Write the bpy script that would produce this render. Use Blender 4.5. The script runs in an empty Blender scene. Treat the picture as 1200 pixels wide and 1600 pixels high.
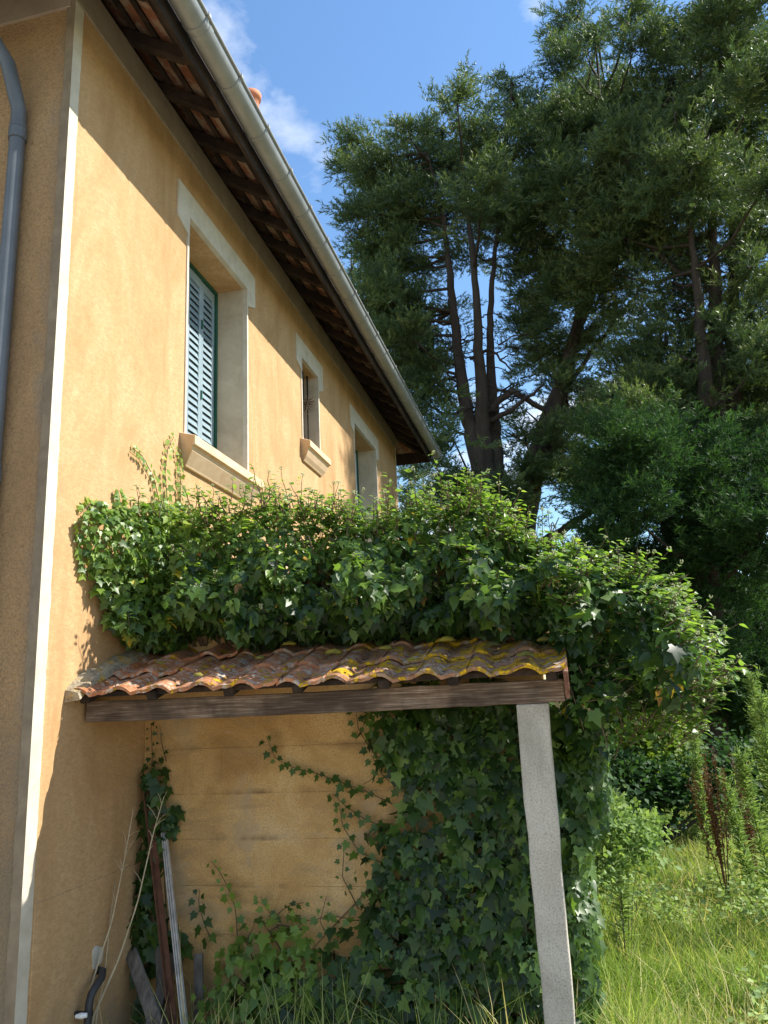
import bpy, math, random
import numpy as np
from mathutils import Matrix, Vector
rng = np.random.default_rng(7); random.seed(7)
SC = bpy.context.scene; COL = SC.collection

# ------------------------------------------------------------ camera, sky, sun, exposure
FPX, YAW, PITCH, ROLL = 1196.75, 0.217737, 0.236660, -0.0465256
EYE = np.array([2.5, 0.0, 1.9])
_f = np.array([-math.sin(YAW)*math.cos(PITCH), math.cos(YAW)*math.cos(PITCH), math.sin(PITCH)])
_r = np.array([math.cos(YAW), math.sin(YAW), 0.0]); _u = np.cross(_r, _f)
CA = math.cos(ROLL)*_r + math.sin(ROLL)*_u; CB = -math.sin(ROLL)*_r + math.cos(ROLL)*_u; CF = _f
cam = bpy.data.cameras.new('camera'); camo = bpy.data.objects.new('camera', cam); COL.objects.link(camo)
camo.matrix_world = Matrix(((CA[0],CB[0],-CF[0],EYE[0]),(CA[1],CB[1],-CF[1],EYE[1]),(CA[2],CB[2],-CF[2],EYE[2]),(0,0,0,1)))
cam.sensor_fit = 'HORIZONTAL'; cam.sensor_width = 24.0; cam.lens = FPX/1200*24; cam.clip_end = 2000; cam.clip_start = .05
SC.camera = camo
SUN = np.array([1.0, 0.25, 1.03]); SUN /= np.linalg.norm(SUN)
EL, AZ = math.asin(SUN[2]), math.atan2(SUN[0], SUN[1])
w = bpy.data.worlds.new('World'); SC.world = w; w.use_nodes = True
def world():
    nt = w.node_tree; N = nt.nodes; L = nt.links; N.clear()
    out = N.new('ShaderNodeOutputWorld'); bg = N.new('ShaderNodeBackground'); L.new(bg.outputs[0], out.inputs[0])
    sky = N.new('ShaderNodeTexSky'); sky.sky_type = 'NISHITA'; sky.sun_disc = False
    sky.sun_elevation = EL; sky.sun_rotation = AZ; sky.air_density = 1.6; sky.dust_density = 0.0; sky.ozone_density = 8.0
    tc = N.new('ShaderNodeTexCoord'); sep = N.new('ShaderNodeSeparateXYZ'); L.new(tc.outputs['Generated'], sep.inputs[0])
    add = N.new('ShaderNodeMath'); add.operation = 'ADD'; add.inputs[1].default_value = 0.25; L.new(sep.outputs[2], add.inputs[0])
    dv = N.new('ShaderNodeVectorMath'); dv.operation = 'DIVIDE'; L.new(tc.outputs['Generated'], dv.inputs[0])
    cb = N.new('ShaderNodeCombineXYZ')
    for i in range(3): L.new(add.outputs[0], cb.inputs[i])
    L.new(cb.outputs[0], dv.inputs[1])
    mp = N.new('ShaderNodeMapping'); mp.inputs['Location'].default_value = (2.08, 9.76, 0); L.new(dv.outputs[0], mp.inputs[0])
    no = N.new('ShaderNodeTexNoise'); no.inputs['Scale'].default_value = 2.1; no.inputs['Detail'].default_value = 9; no.inputs['Roughness'].default_value = .56
    L.new(mp.outputs[0], no.inputs['Vector'])
    rp = N.new('ShaderNodeValToRGB'); rp.color_ramp.elements[0].position = .52; rp.color_ramp.elements[1].position = .66
    L.new(no.outputs[0], rp.inputs[0])
    mx = N.new('ShaderNodeMix'); mx.data_type = 'RGBA'; 
    n2 = N.new('ShaderNodeTexNoise'); n2.inputs['Scale'].default_value = 5.5; n2.inputs['Detail'].default_value = 6; L.new(mp.outputs[0], n2.inputs['Vector'])
    r2 = N.new('ShaderNodeValToRGB'); r2.color_ramp.elements[0].position = .35; r2.color_ramp.elements[1].position = .65
    r2.color_ramp.elements[0].color = (4.8, 5.1, 5.7, 1); r2.color_ramp.elements[1].color = (7.0, 7.2, 7.4, 1); L.new(n2.outputs[0], r2.inputs[0]); L.new(r2.outputs[0], mx.inputs['B'])
    L.new(rp.outputs[0], mx.inputs['Factor']); L.new(sky.outputs[0], mx.inputs['A']); L.new(mx.outputs['Result'], bg.inputs[0])
    bg.inputs[1].default_value = 0.115
world()
sl = bpy.data.lights.new('sun', 'SUN'); sl.energy = 5.0; sl.angle = math.radians(.53); sl.color = (1, .95, .86)
so = bpy.data.objects.new('sun', sl); COL.objects.link(so); so.location = (20, 5, 22)
so.rotation_euler = Vector(SUN).to_track_quat('Z', 'Y').to_euler()
SC.view_settings.view_transform = 'Standard'; SC.view_settings.look = 'None'; SC.view_settings.gamma = 1
SC.view_settings.exposure = 1.0; SC.view_settings.use_curve_mapping = False
SC.render.engine = 'CYCLES'
SC.cycles.max_bounces = 5; SC.cycles.diffuse_bounces = 4; SC.cycles.glossy_bounces = 2; SC.cycles.transmission_bounces = 3; SC.cycles.transparent_max_bounces = 8

def at(px, py, Y):                                   # the point at depth Y seen at a photo pixel
    d = (px-600)/FPX*CA - (py-800)/FPX*CB + CF
    return EYE + d*((Y-EYE[1])/d[1])

# ------------------------------------------------------------ helpers
ORG = {}
def setp(o, label=None, cat=None, group=None, kind=None):
    for k, v in (('label', label), ('category', cat), ('group', group), ('kind', kind)):
        if v: o[k] = v
    return o
def empty(name, loc, label, cat, group=None):
    o = bpy.data.objects.new(name, None); COL.objects.link(o); o.location = loc; o.empty_display_size = .1
    ORG[o] = np.array(loc, float); return setp(o, label, cat, group)
class MB:
    def __init__(s): s.v = []; s.f = []
    def add(s, v, f):
        b = len(s.v); s.v += [tuple(map(float, p)) for p in v]; s.f += [tuple(i+b for i in q) for q in f]; return s
    def box(s, x0, x1, y0, y1, z0, z1):
        return s.add([(x0,y0,z0),(x1,y0,z0),(x1,y1,z0),(x0,y1,z0),(x0,y0,z1),(x1,y0,z1),(x1,y1,z1),(x0,y1,z1)],
                     [(3,2,1,0),(4,5,6,7),(0,1,5,4),(1,2,6,5),(2,3,7,6),(3,0,4,7)])
    def beam(s, a, b, wx, h, up=(0,0,1)):            # rectangular bar from a to b
        a = np.array(a, float); b = np.array(b, float); d = b-a; d /= np.linalg.norm(d)
        sd = np.cross(d, np.array(up, float)); sd /= np.linalg.norm(sd); u = np.cross(sd, d)
        v = [p + sd*i*wx/2 + u*j*h/2 for p in (a, b) for i, j in ((-1,-1),(1,-1),(1,1),(-1,1))]
        return s.add(v, [(0,1,2,3),(7,6,5,4),(0,4,5,1),(1,5,6,2),(2,6,7,3),(3,7,4,0)])
    def tube(s, P, R, n=8, cap=True):
        P = np.array(P, float); m = len(P); R = np.broadcast_to(np.array(R, float), (m,))
        T = np.gradient(P, axis=0); T /= np.linalg.norm(T, axis=1)[:, None]+1e-12
        u = np.cross(T[0], (0.31, 0.2, 0.93)); u /= np.linalg.norm(u); v = []
        for i in range(m):
            u = u - T[i]*(u@T[i]); u /= np.linalg.norm(u)+1e-12; q = np.cross(T[i], u)
            for k in range(n):
                a = 2*math.pi*k/n; v.append(P[i]+R[i]*(math.cos(a)*u+math.sin(a)*q))
        f = [(i*n+k, i*n+(k+1)%n, (i+1)*n+(k+1)%n, (i+1)*n+k) for i in range(m-1) for k in range(n)]
        if cap: f += [tuple(range(n))[::-1], tuple((m-1)*n+k for k in range(n))]
        return s.add(v, f)
    def prism(s, poly, axis, a, b):                  # polygon extruded along an axis
        def P(p, c): q = list(p); q.insert(axis, c); return q
        n = len(poly); v = [P(p, a) for p in poly]+[P(p, b) for p in poly]
        return s.add(v, [tuple(range(n)), tuple(range(2*n-1, n-1, -1))]+[(i, i+n, (i+1)%n+n, (i+1)%n) for i in range(n)])
    def lathe(s, c, prof, n=16):
        v = [(c[0]+r*math.cos(2*math.pi*k/n), c[1]+r*math.sin(2*math.pi*k/n), c[2]+z) for r, z in prof for k in range(n)]
        f = [(i*n+k, i*n+(k+1)%n, (i+1)*n+(k+1)%n, (i+1)*n+k) for i in range(len(prof)-1) for k in range(n)]
        return s.add(v, f)
def recalc(me):
    import bmesh
    bm = bmesh.new(); bm.from_mesh(me); bmesh.ops.recalc_face_normals(bm, faces=bm.faces[:]); bm.to_mesh(me); bm.free()
def link(name, me, mat, parent=None, c=(0,0,0)):
    if mat and not me.materials: me.materials.append(mat)
    o = bpy.data.objects.new(name, me); COL.objects.link(o); c = np.array(c, float)
    if parent: o.parent = parent; o.location = c-ORG[parent]
    else: o.location = c
    ORG[o] = c; return o
def build(name, mb, mat, parent=None, smooth=False, bevel=0, seg=1, kind=None):
    V = np.array(mb.v); lo, hi = V.min(0), V.max(0); c = (lo+hi)/2; c[2] = lo[2]
    me = bpy.data.meshes.new(name); me.from_pydata((V-c).tolist(), [], mb.f); recalc(me)
    if smooth: me.shade_smooth() if hasattr(me, 'shade_smooth') else None
    o = link(name, me, mat, parent, c)
    if bevel:
        m = o.modifiers.new('bevel', 'BEVEL'); m.width = bevel; m.segments = seg; m.limit_method = 'ANGLE'
    return setp(o, kind=kind) if kind else o
def fastmesh(name, V, tri, tint=None, smooth=False):
    me = bpy.data.meshes.new(name); nv, nt = len(V), len(tri)
    me.vertices.add(nv); me.vertices.foreach_set('co', np.ascontiguousarray(V, np.float32).ravel())
    me.loops.add(nt*3); me.loops.foreach_set('vertex_index', np.ascontiguousarray(tri, np.int32).ravel())
    me.polygons.add(nt); me.polygons.foreach_set('loop_start', np.arange(0, nt*3, 3, dtype=np.int32))
    if tint is not None:
        a = me.attributes.new('tint', 'FLOAT', 'POINT'); a.data.foreach_set('value', np.ascontiguousarray(tint, np.float32))
    me.update(); me.validate()
    if smooth: me.shade_smooth()
    return me
def frames(n, t):                                    # rotation matrices: local z = n, local y ~ t
    n = n/(np.linalg.norm(n, axis=1)[:, None]+1e-9); t = t-n*(t*n).sum(1)[:, None]
    t /= np.linalg.norm(t, axis=1)[:, None]+1e-9; x = np.cross(t, n)
    return np.stack([x, t, n], axis=2)
def scatter(T, F, M, pos, sc, tint, tt=None):        # template joined at many places
    k, n = len(pos), len(T)
    V = np.einsum('kij,nj->kni', M, T)*np.reshape(sc, (k,1,-1) if np.ndim(sc) > 1 else (k,1,1)) + pos[:, None, :]
    tri = (F[None]+np.arange(k)[:, None, None]*n).reshape(-1, 3)
    tn = np.repeat(tint, n)+(np.tile(tt, k) if tt is not None else 0)
    return V.reshape(-1, 3), tri, tn
def merge(parts):
    V, T, A, b = [], [], [], 0
    for v, t, a in parts: V.append(v); T.append(t+b); A.append(a); b += len(v)
    return np.concatenate(V), np.concatenate(T), np.concatenate(A)
def cloud_obj(name, parts, mat, parent, smooth=False, kind='stuff'):
    V, T, A = merge(parts); c = V.mean(0)
    o = link(name, fastmesh(name, V-c, T, A, smooth), mat, parent, c); return setp(o, kind=kind)

# ------------------------------------------------------------ materials
def mat(name):
    m = bpy.data.materials.new(name); m.use_nodes = True; nt = m.node_tree; nt.nodes.clear()
    o = nt.nodes.new('ShaderNodeOutputMaterial'); p = nt.nodes.new('ShaderNodeBsdfPrincipled'); nt.links.new(p.outputs[0], o.inputs[0])
    return m, nt, p, o
class G:                                             # tiny node-graph helper
    def __init__(s, name):
        s.m, s.nt, s.p, s.o = mat(name); s.N = s.nt.nodes; s.L = s.nt.links
        s.geo = s.N.new('ShaderNodeNewGeometry'); s.pos = s.geo.outputs['Position']
    def noise(s, scale, detail=4, rough=.55, dist=0, stretch=None, vec=None, rot=None):
        v = vec or s.pos
        if stretch or rot:
            mp = s.N.new('ShaderNodeMapping'); mp.inputs['Scale'].default_value = stretch or (1,1,1)
            if rot: mp.inputs['Rotation'].default_value = rot
            s.L.new(v, mp.inputs[0]); v = mp.outputs[0]
        n = s.N.new('ShaderNodeTexNoise'); n.inputs['Scale'].default_value = scale; n.inputs['Detail'].default_value = detail
        n.inputs['Roughness'].default_value = rough; n.inputs['Distortion'].default_value = dist; s.L.new(v, n.inputs['Vector']); return n.outputs[0]
    def ramp(s, fac, stops):
        r = s.N.new('ShaderNodeValToRGB'); e = r.color_ramp.elements
        while len(e) < len(stops): e.new(.5)
        for el, (p, c) in zip(e, stops): el.position = p; el.color = (*c, 1) if not np.isscalar(c) else (c, c, c, 1)
        s.L.new(fac, r.inputs[0]); return r.outputs[0]
    def mix(s, fac, a, b, mode='MIX'):
        m = s.N.new('ShaderNodeMix'); m.data_type = 'RGBA'; m.blend_type = mode
        for v, i in ((fac, 'Factor'), (a, 'A'), (b, 'B')):
            if isinstance(v, (int, float)): m.inputs[i].default_value = v
            elif isinstance(v, tuple): m.inputs[i].default_value = (*v, 1)
            else: s.L.new(v, m.inputs[i])
        return m.outputs['Result']
    def math(s, op, a, b=0.0):
        m = s.N.new('ShaderNodeMath'); m.operation = op
        for i, v in enumerate((a, b)):
            if isinstance(v, (int, float)): m.inputs[i].default_value = v
            else: s.L.new(v, m.inputs[i])
        return m.outputs[0]
    def sep(s, i): 
        q = s.N.new('ShaderNodeSeparateXYZ'); s.L.new(s.pos, q.inputs[0]); return q.outputs[i]
    def rand(s): return s.N.new('ShaderNodeObjectInfo').outputs['Random']
    def attr(s, n): a = s.N.new('ShaderNodeAttribute'); a.attribute_name = n; return a.outputs['Fac']
    def fin(s, col, rough=.8, bump=None, bs=.3, bd=.01, metal=0, spec=.3):
        s.L.new(col, s.p.inputs['Base Color']) if not isinstance(col, tuple) else setattr(s.p.inputs['Base Color'], 'default_value', (*col, 1))
        if isinstance(rough, (int, float)): s.p.inputs['Roughness'].default_value = rough
        else: s.L.new(rough, s.p.inputs['Roughness'])
        s.p.inputs['Metallic'].default_value = metal; s.p.inputs['Specular IOR Level'].default_value = spec
        if bump is not None:
            b = s.N.new('ShaderNodeBump'); b.inputs['Strength'].default_value = bs; b.inputs['Distance'].default_value = bd
            s.L.new(bump, b.inputs['Height']); s.L.new(b.outputs[0], s.p.inputs['Normal'])
        return s.m
def m_plaster():
    g = G('ochre_plaster')
    a = g.noise(1.5, 6, .66, 1.6, rot=(.5, .2, .1), stretch=(1, 1.3, .6)); b = g.noise(9, 4, .65, .8); c = g.noise(140, 3, .6)
    col = g.ramp(a, [(.32, (.37,.205,.085)), (.5, (.46,.275,.127)), (.68, (.53,.345,.18))])
    col = g.mix(g.ramp(b, [(.35, 0.0), (.75, .38)]), col, (.52,.36,.19))
    st = g.noise(2.2, 5, .6, .3, stretch=(1, 2.6, .35))
    col = g.mix(g.ramp(st, [(.52, 0.0), (.74, .5)]), col, (.27,.15,.06)); lb = g.noise(.55, 4, .6, .8); col = g.mix(g.ramp(lb, [(.45, 0.0), (.65, .3)]), col, (.55,.38,.21))
    md = g.noise(26, 5, .7, 1.0, rot=(.7,0,0), stretch=(1,1,2.2)); col = g.mix(g.ramp(md, [(.42, .5), (.58, 0.0)]), col, (.33,.195,.09)); gr = g.noise(260, 2, .5); col = g.mix(g.ramp(gr, [(.58, 0.0), (.72, .2)]), col, (.22,.12,.045))
    low = g.ramp(g.math('ADD', g.sep(2), g.math('MULTIPLY', g.noise(3, 4), 1.1)), [(.75, 1.0), (1.0, 0.0)])
    col = g.mix(g.math('MULTIPLY', low, .5), col, (.27,.22,.15))
    return g.fin(col, .9, g.math('ADD', g.math('MULTIPLY', c, .5), b), .35, .006)
def m_rough():
    g = G('roughcast_plaster')
    a = g.noise(1.6, 5, .6, .6, stretch=(1,1,.6)); n = g.noise(85, 4, .7, .6); n2 = g.noise(45, 3, .6)
    col = g.ramp(a, [(.3, (.31,.19,.095)), (.55, (.40,.255,.125)), (.75, (.47,.32,.17))])
    col = g.mix(g.ramp(n, [(.38, .6), (.55, 0.0)]), col, (.19,.12,.065)); col = g.mix(g.ramp(g.noise(16, 5, .7, .3), [(.62, 0.0), (.72, .7)]), col, (.10,.065,.04))
    x = g.sep(0); edge = g.ramp(g.math('ADD', g.math('MULTIPLY', x, 2.6), g.math('MULTIPLY', g.noise(3.5, 5, .65, .5, stretch=(1,1,.5)), 1.1)), [(.25, 0.0), (.60, .7)])
    col = g.mix(edge, col, (.20,.185,.155))
    z = g.ramp(g.math('ADD', g.math('MULTIPLY', g.sep(2), .3), g.math('MULTIPLY', g.noise(2, 4), .5)), [(.62, .75), (.95, 0.0)])
    col = g.mix(z, col, (.185,.15,.10))
    return g.fin(col, .95, g.math('ADD', n, n2), .9, .012)
def m_white():
    g = G('whitewashed_render')
    n = g.noise(6, 5, .65, .4); f = g.noise(90, 3, .6); st = g.noise(3, 5, .6, .2, stretch=(2,2,.4))
    col = g.ramp(n, [(.3, (.43,.375,.29)), (.6, (.55,.495,.40))]); col = g.mix(g.ramp(st, [(.55, 0.0), (.8, .45)]), col, (.34,.31,.25))
    col = g.mix(g.ramp(f, [(.62, 0.0), (.74, .35)]), col, (.30,.26,.20))
    return g.fin(col, .88, f, .3, .004)
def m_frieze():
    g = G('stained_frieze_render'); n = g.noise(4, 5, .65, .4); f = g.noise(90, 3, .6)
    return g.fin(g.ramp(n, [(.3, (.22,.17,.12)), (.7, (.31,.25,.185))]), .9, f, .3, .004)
def m_jamb():
    g = G('stained_jamb_render'); n = g.noise(4, 6, .7, .6); f = g.noise(150, 3, .7); k = g.noise(1.7, 5, .65, .4, stretch=(1,1,.7))
    col = g.ramp(n, [(.3, (.42,.35,.25)), (.7, (.58,.50,.38))]); col = g.mix(g.ramp(k, [(.48, 0.0), (.7, .6)]), col, (.28,.235,.17)); col = g.mix(g.ramp(f, [(.58, 0.0), (.7, .4)]), col, (.2,.18,.15))
    return g.fin(col, .92, f, .5, .004)
def m_stone():
    g = G('sill_stone'); n = g.noise(9, 5, .6, .4); f = g.noise(120, 3, .6)
    col = g.ramp(n, [(.3, (.55,.38,.22)), (.7, (.66,.50,.33))]); col = g.mix(g.ramp(f, [(.6, 0.0), (.75, .4)]), col, (.3,.22,.15))
    return g.fin(col, .9, f, .3, .003)
def m_concrete():
    g = G('speckled_concrete'); n = g.noise(5, 5, .6, .3); f = g.noise(130, 4, .75); k = g.noise(2.6, 5, .6, .5, stretch=(2,2,.6))
    col = g.ramp(n, [(.3, (.38,.345,.285)), (.7, (.50,.46,.39))])
    col = g.mix(g.ramp(f, [(.36, .65), (.50, 0.0)]), col, (.19,.17,.14)); col = g.mix(g.ramp(f, [(.56, 0.0), (.68, .5)]), col, (.62,.60,.55))
    col = g.mix(g.ramp(k, [(.52, 0.0), (.72, .55)]), col, (.19,.165,.13))
    return g.fin(col, .92, f, .6, .006)
def m_wood(name, c0, c1, c2, stretch=(1.2, 34, 34), sc=4):
    g = G(name); n = g.noise(sc, 6, .65, .3, stretch=stretch); b = g.noise(2.2, 4, .6, .4)
    col = g.ramp(n, [(.3, c0), (.52, c1), (.75, c2)]); col = g.mix(g.ramp(b, [(.42, .75), (.62, 0.0)]), col, tuple(v*.35 for v in c0))
    return g.fin(col, .85, n, .6, .004)
def m_tile():
    g = G('lichened_terracotta')
    n = g.noise(12, 5, .65, .5); r = g.rand(); f = g.noise(70, 4, .65)
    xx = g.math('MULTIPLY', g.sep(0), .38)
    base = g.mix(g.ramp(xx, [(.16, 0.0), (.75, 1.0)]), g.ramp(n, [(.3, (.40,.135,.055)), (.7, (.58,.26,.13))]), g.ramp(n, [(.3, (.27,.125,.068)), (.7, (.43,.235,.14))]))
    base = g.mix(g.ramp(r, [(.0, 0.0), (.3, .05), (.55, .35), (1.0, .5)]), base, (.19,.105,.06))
    wl = g.noise(26, 6, .75, .3); wz = g.noise(7, 4, .6); col = g.mix(g.math('MULTIPLY', g.ramp(wl, [(.50, 0.0), (.56, .85)]), g.ramp(wz, [(.38, 0.0), (.54, 1.0)])), base, (.46,.42,.35))
    bl = g.noise(20, 6, .75, .4); col = g.mix(g.ramp(bl, [(.57, 0.0), (.63, .8)]), col, (.045,.042,.036))
    yl = g.math('ADD', g.noise(9.5, 7, .74, .6), g.math('MULTIPLY', g.math('SUBTRACT', xx, .42), .11))
    ym = g.ramp(yl, [(.54, 0.0), (.585, 1.0)]); yc = g.ramp(f, [(.3, (.38,.20,.012)), (.65, (.68,.42,.03))])
    col = g.mix(ym, col, yc)
    return g.fin(col, .96, g.math('ADD', g.math('ADD', f, wl), g.math('MULTIPLY', ym, .7)), .9, .008, spec=.1)
def m_fillet():
    g = G('lichened_fillet'); n = g.noise(14, 6, .7, .5); f = g.noise(70, 4, .7); y = g.noise(9, 6, .7, .5)
    col = g.ramp(n, [(.3, (.20,.16,.10)), (.6, (.42,.36,.25)), (.8, (.55,.50,.40))]); col = g.mix(g.ramp(y, [(.52, 0.0), (.6, .9)]), col, (.50,.29,.03)); col = g.mix(g.ramp(f, [(.36, .7), (.48, 0.0)]), col, (.10,.08,.055))
    return g.fin(col, .95, g.math('ADD', n, f), .9, .012)
def m_simple(name, c0, c1, scale=8, rough=.7, metal=0, bs=.2, bscale=90, spec=.3):
    g = G(name); n = g.noise(scale, 5, .6, .4); f = g.noise(bscale, 3, .6)
    return g.fin(g.ramp(n, [(.3, c0), (.7, c1)]), rough, f, bs, .003, metal, spec)
def m_under():
    g = G('old_tile_underside'); n = g.noise(5, 5, .65, .8); f = g.noise(60, 4, .6); r = g.rand()
    col = g.ramp(n, [(.3, (.13,.05,.03)), (.55, (.34,.12,.06)), (.75, (.45,.19,.10))])
    col = g.mix(g.ramp(g.math('ADD', g.noise(7, 5, .7, .6), g.math('MULTIPLY', r, .12)), [(.58, 0.0), (.68, .8)]), col, (.52,.44,.34))
    col = g.mix(g.math('MULTIPLY', r, .5), col, (.10,.055,.04))
    return g.fin(col, .9, f, .4, .004)
def m_leaf(name, stops, rough=.42, trans=.35, tcol=1.6, spec=.5):
    g = G(name); t = g.attr('tint'); n = g.noise(30, 2, .5)
    col = g.ramp(g.math('ADD', t, g.math('MULTIPLY', g.math('SUBTRACT', n, .5), .12)), stops)
    m = g.fin(col, rough, None, spec=spec)
    tr = g.N.new('ShaderNodeBsdfTranslucent'); tc = g.mix(1.0, col, (tcol, tcol*1.05, tcol*.55), 'MULTIPLY'); g.L.new(tc, tr.inputs[0])
    mx = g.N.new('ShaderNodeMixShader'); mx.inputs[0].default_value = trans
    g.L.new(g.p.outputs[0], mx.inputs[1]); g.L.new(tr.outputs[0], mx.inputs[2]); g.L.new(mx.outputs[0], g.o.inputs[0]); return m
def m_block():
    g = G('worn_block_render'); a = g.noise(2.4, 5, .65, .6); b = g.noise(130, 4, .7); c = g.noise(20, 5, .7, .4)
    col = g.ramp(a, [(.32, (.36,.20,.07)), (.5, (.52,.32,.125)), (.7, (.62,.43,.21))])
    col = g.mix(g.ramp(g.noise(3.2, 6, .7, .7, stretch=(1,1,1.8)), [(.53, 0.0), (.70, .6)]), col, (.27,.20,.12))
    col = g.mix(g.ramp(c, [(.60, 0.0), (.72, .5)]), col, (.52,.42,.28))
    sp = g.noise(105, 4, .75); col = g.mix(g.ramp(sp, [(.36, .7), (.50, 0.0)]), col, (.22,.14,.065)); col = g.mix(g.ramp(sp, [(.60, 0.0), (.70, .5)]), col, (.66,.54,.36)); gp = g.noise(2.1, 6, .7, .8); col = g.mix(g.ramp(gp, [(.54, 0.0), (.66, .55)]), col, (.36,.28,.19))
    sx = g.noise(1.5, 4, .6, .4, stretch=(1,1,5)); col = g.mix(g.ramp(sx, [(.58, 0.0), (.72, .55)]), col, (.24,.15,.07))
    zf = g.math('FRACT', g.math('DIVIDE', g.math('ADD', g.sep(2), -.165+.018), .2487))
    ln = g.ramp(zf, [(0.0, 0.0), (.035, 1.0), (.075, 1.0), (.16, 0.0)])
    lm = g.math('MULTIPLY', ln, g.ramp(g.noise(2.3, 5, .7, .5, stretch=(1,1,.4)), [(.50, 0.0), (.64, .7)]))
    col = g.mix(lm, col, (.17,.10,.05)); col = g.mix(g.math('MULTIPLY', g.rand(), .12), col, (.33,.21,.10))
    return g.fin(col, .95, g.math('ADD', b, c), .7, .006)
def m_ground():
    g = G('meadow_soil'); n = g.noise(1.2, 6, .65, .5); f = g.noise(14, 5, .7)
    col = g.ramp(n, [(.3, (.055,.07,.02)), (.55, (.10,.11,.03)), (.75, (.16,.13,.06))]); col = g.mix(g.ramp(f, [(.5, 0.0), (.7, .5)]), col, (.20,.17,.08))
    return g.fin(col, .95, f, .6, .03)
def m_bark(name, c0, c1):
    g = G(name); n = g.noise(6, 6, .7, .5, stretch=(1,1,.25)); f = g.noise(25, 5, .7, .3, stretch=(1,1,.3))
    col = g.ramp(n, [(.3, c0), (.7, c1)]); return g.fin(col, .95, f, .9, .03)
M = dict(plaster=m_plaster(), rough=m_rough(), white=m_white(), stone=m_stone(), frieze=m_frieze(), jamb=m_jamb(), concrete=m_concrete(), tile=m_tile(), under=m_under(), block=m_block(), ground=m_ground(),
  beam=m_wood('weathered_beam_wood', (.07,.042,.026), (.21,.14,.095), (.52,.43,.33)),
  eave=m_wood('dark_eave_wood', (.022,.015,.011), (.045,.028,.02), (.085,.055,.04), (12,3,12), 3),
  plank=m_wood('grey_plank_wood', (.10,.085,.07), (.20,.175,.15), (.32,.29,.25), (14,14,2), 3),
  barge=m_wood('red_bargeboard_wood', (.10,.04,.025), (.20,.09,.055), (.34,.22,.16), (20,3,20), 3),
  zinc=m_simple('dull_zinc', (.215,.23,.235), (.30,.315,.32), 5, .55, .35, .1),
  pipe=m_simple('grey_pvc', (.075,.085,.095), (.115,.126,.138), 4, .42, 0, .05, 60, .5),
  blackpipe=m_simple('black_pipe', (.022,.022,.024), (.05,.05,.05), 6, .45),
  shutter=m_simple('blue_grey_paint', (.18,.245,.28), (.25,.325,.36), 4, .45, 0, .08, 60, .5),
  redpaint=m_simple('faded_red_paint', (.28,.05,.03), (.40,.09,.05), 9, .6),
  green=m_simple('dark_green_paint', (.012,.075,.05), (.02,.11,.07), 5, .5),
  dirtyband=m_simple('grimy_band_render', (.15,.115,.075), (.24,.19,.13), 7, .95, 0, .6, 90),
  dark=m_simple('dark_interior', (.012,.014,.016), (.03,.032,.035), 4, .35, 0, .05, 40, .5),
  rust=m_simple('rusty_iron', (.075,.03,.018), (.15,.07,.042), 14, .85, .1, .5, 120),
  alu=m_simple('dull_aluminium', (.30,.29,.28), (.62,.60,.57), 14, .45, .5, .2),
  mortar=m_simple('lichened_mortar', (.30,.22,.12), (.50,.42,.28), 12, .95, 0, .8, 60),
  bounce_gravel=m_simple('pale_bounce_gravel', (.36,.31,.235), (.48,.42,.33), 60, .95, 0, .8, 70),
  fillet=m_fillet(), pot=m_simple('terracotta_pot', (.45,.17,.09), (.56,.24,.14), 8, .85),
  knob=m_simple('white_plastic', (.7,.69,.66), (.78,.77,.74), 8, .5), patch=m_simple('white_filler', (.42,.39,.33), (.58,.55,.48), 14, .95, 0, .7, 60),
  moss=m_leaf('moss', [(0, (.05,.05,.012)), (.5, (.16,.14,.02)), (1, (.45,.32,.03))], .95, .1),
  straw=m_leaf('dry_straw', [(0, (.22,.15,.07)), (.6, (.42,.33,.18)), (1, (.55,.45,.28))], .8, .2, 1.1, .2),
  ivy=m_leaf('ivy_leaf', [(0, (.014,.032,.009)), (.3, (.030,.070,.015)), (.6, (.085,.155,.027)), (.85, (.175,.27,.045)), (.94, (.24,.33,.06)), (.97, (.62,.42,.02)), (1, (.25,.13,.05))], .40, .38, 1.9, .42),
  ivystem=m_bark('ivy_stem', (.09,.06,.035), (.18,.13,.08)), umbel=m_simple('umbel_green', (.30,.33,.14), (.42,.43,.24), 40, .8),
  needle=m_leaf('conifer_needles', [(0, (.018,.036,.018)), (.35, (.036,.070,.028)), (.7, (.088,.135,.044)), (1, (.19,.23,.07))], .5, .25, 1.7, .4),
  broad=m_leaf('broad_foliage', [(0, (.012,.030,.012)), (.4, (.025,.062,.020)), (.8, (.055,.12,.03)), (1, (.16,.22,.05))], .6, .28, 1.7, .2),
  lime=m_leaf('lime_foliage', [(0, (.05,.09,.015)), (.6, (.13,.20,.03)), (1, (.26,.30,.05))], .55, .35, 1.7, .3),
  weed=m_leaf('weed_foliage', [(0, (.08,.14,.04)), (.6, (.18,.27,.085)), (1, (.32,.40,.15))], .6, .35, 1.6, .25),
  dock=m_leaf('dock_seed', [(0, (.06,.026,.014)), (.6, (.14,.068,.03)), (1, (.30,.18,.06))], .8, .2, 1.2, .2),
  grass=m_leaf('grass_blades', [(0, (.07,.125,.02)), (.4, (.17,.265,.05)), (.72, (.31,.38,.10)), (1, (.60,.50,.27))], .55, .42, 1.4, .3),
  bark=m_bark('conifer_bark', (.030,.024,.018), (.085,.066,.05)), deadtwig=m_bark('dry_twig', (.34,.27,.17), (.55,.46,.31)))

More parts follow.
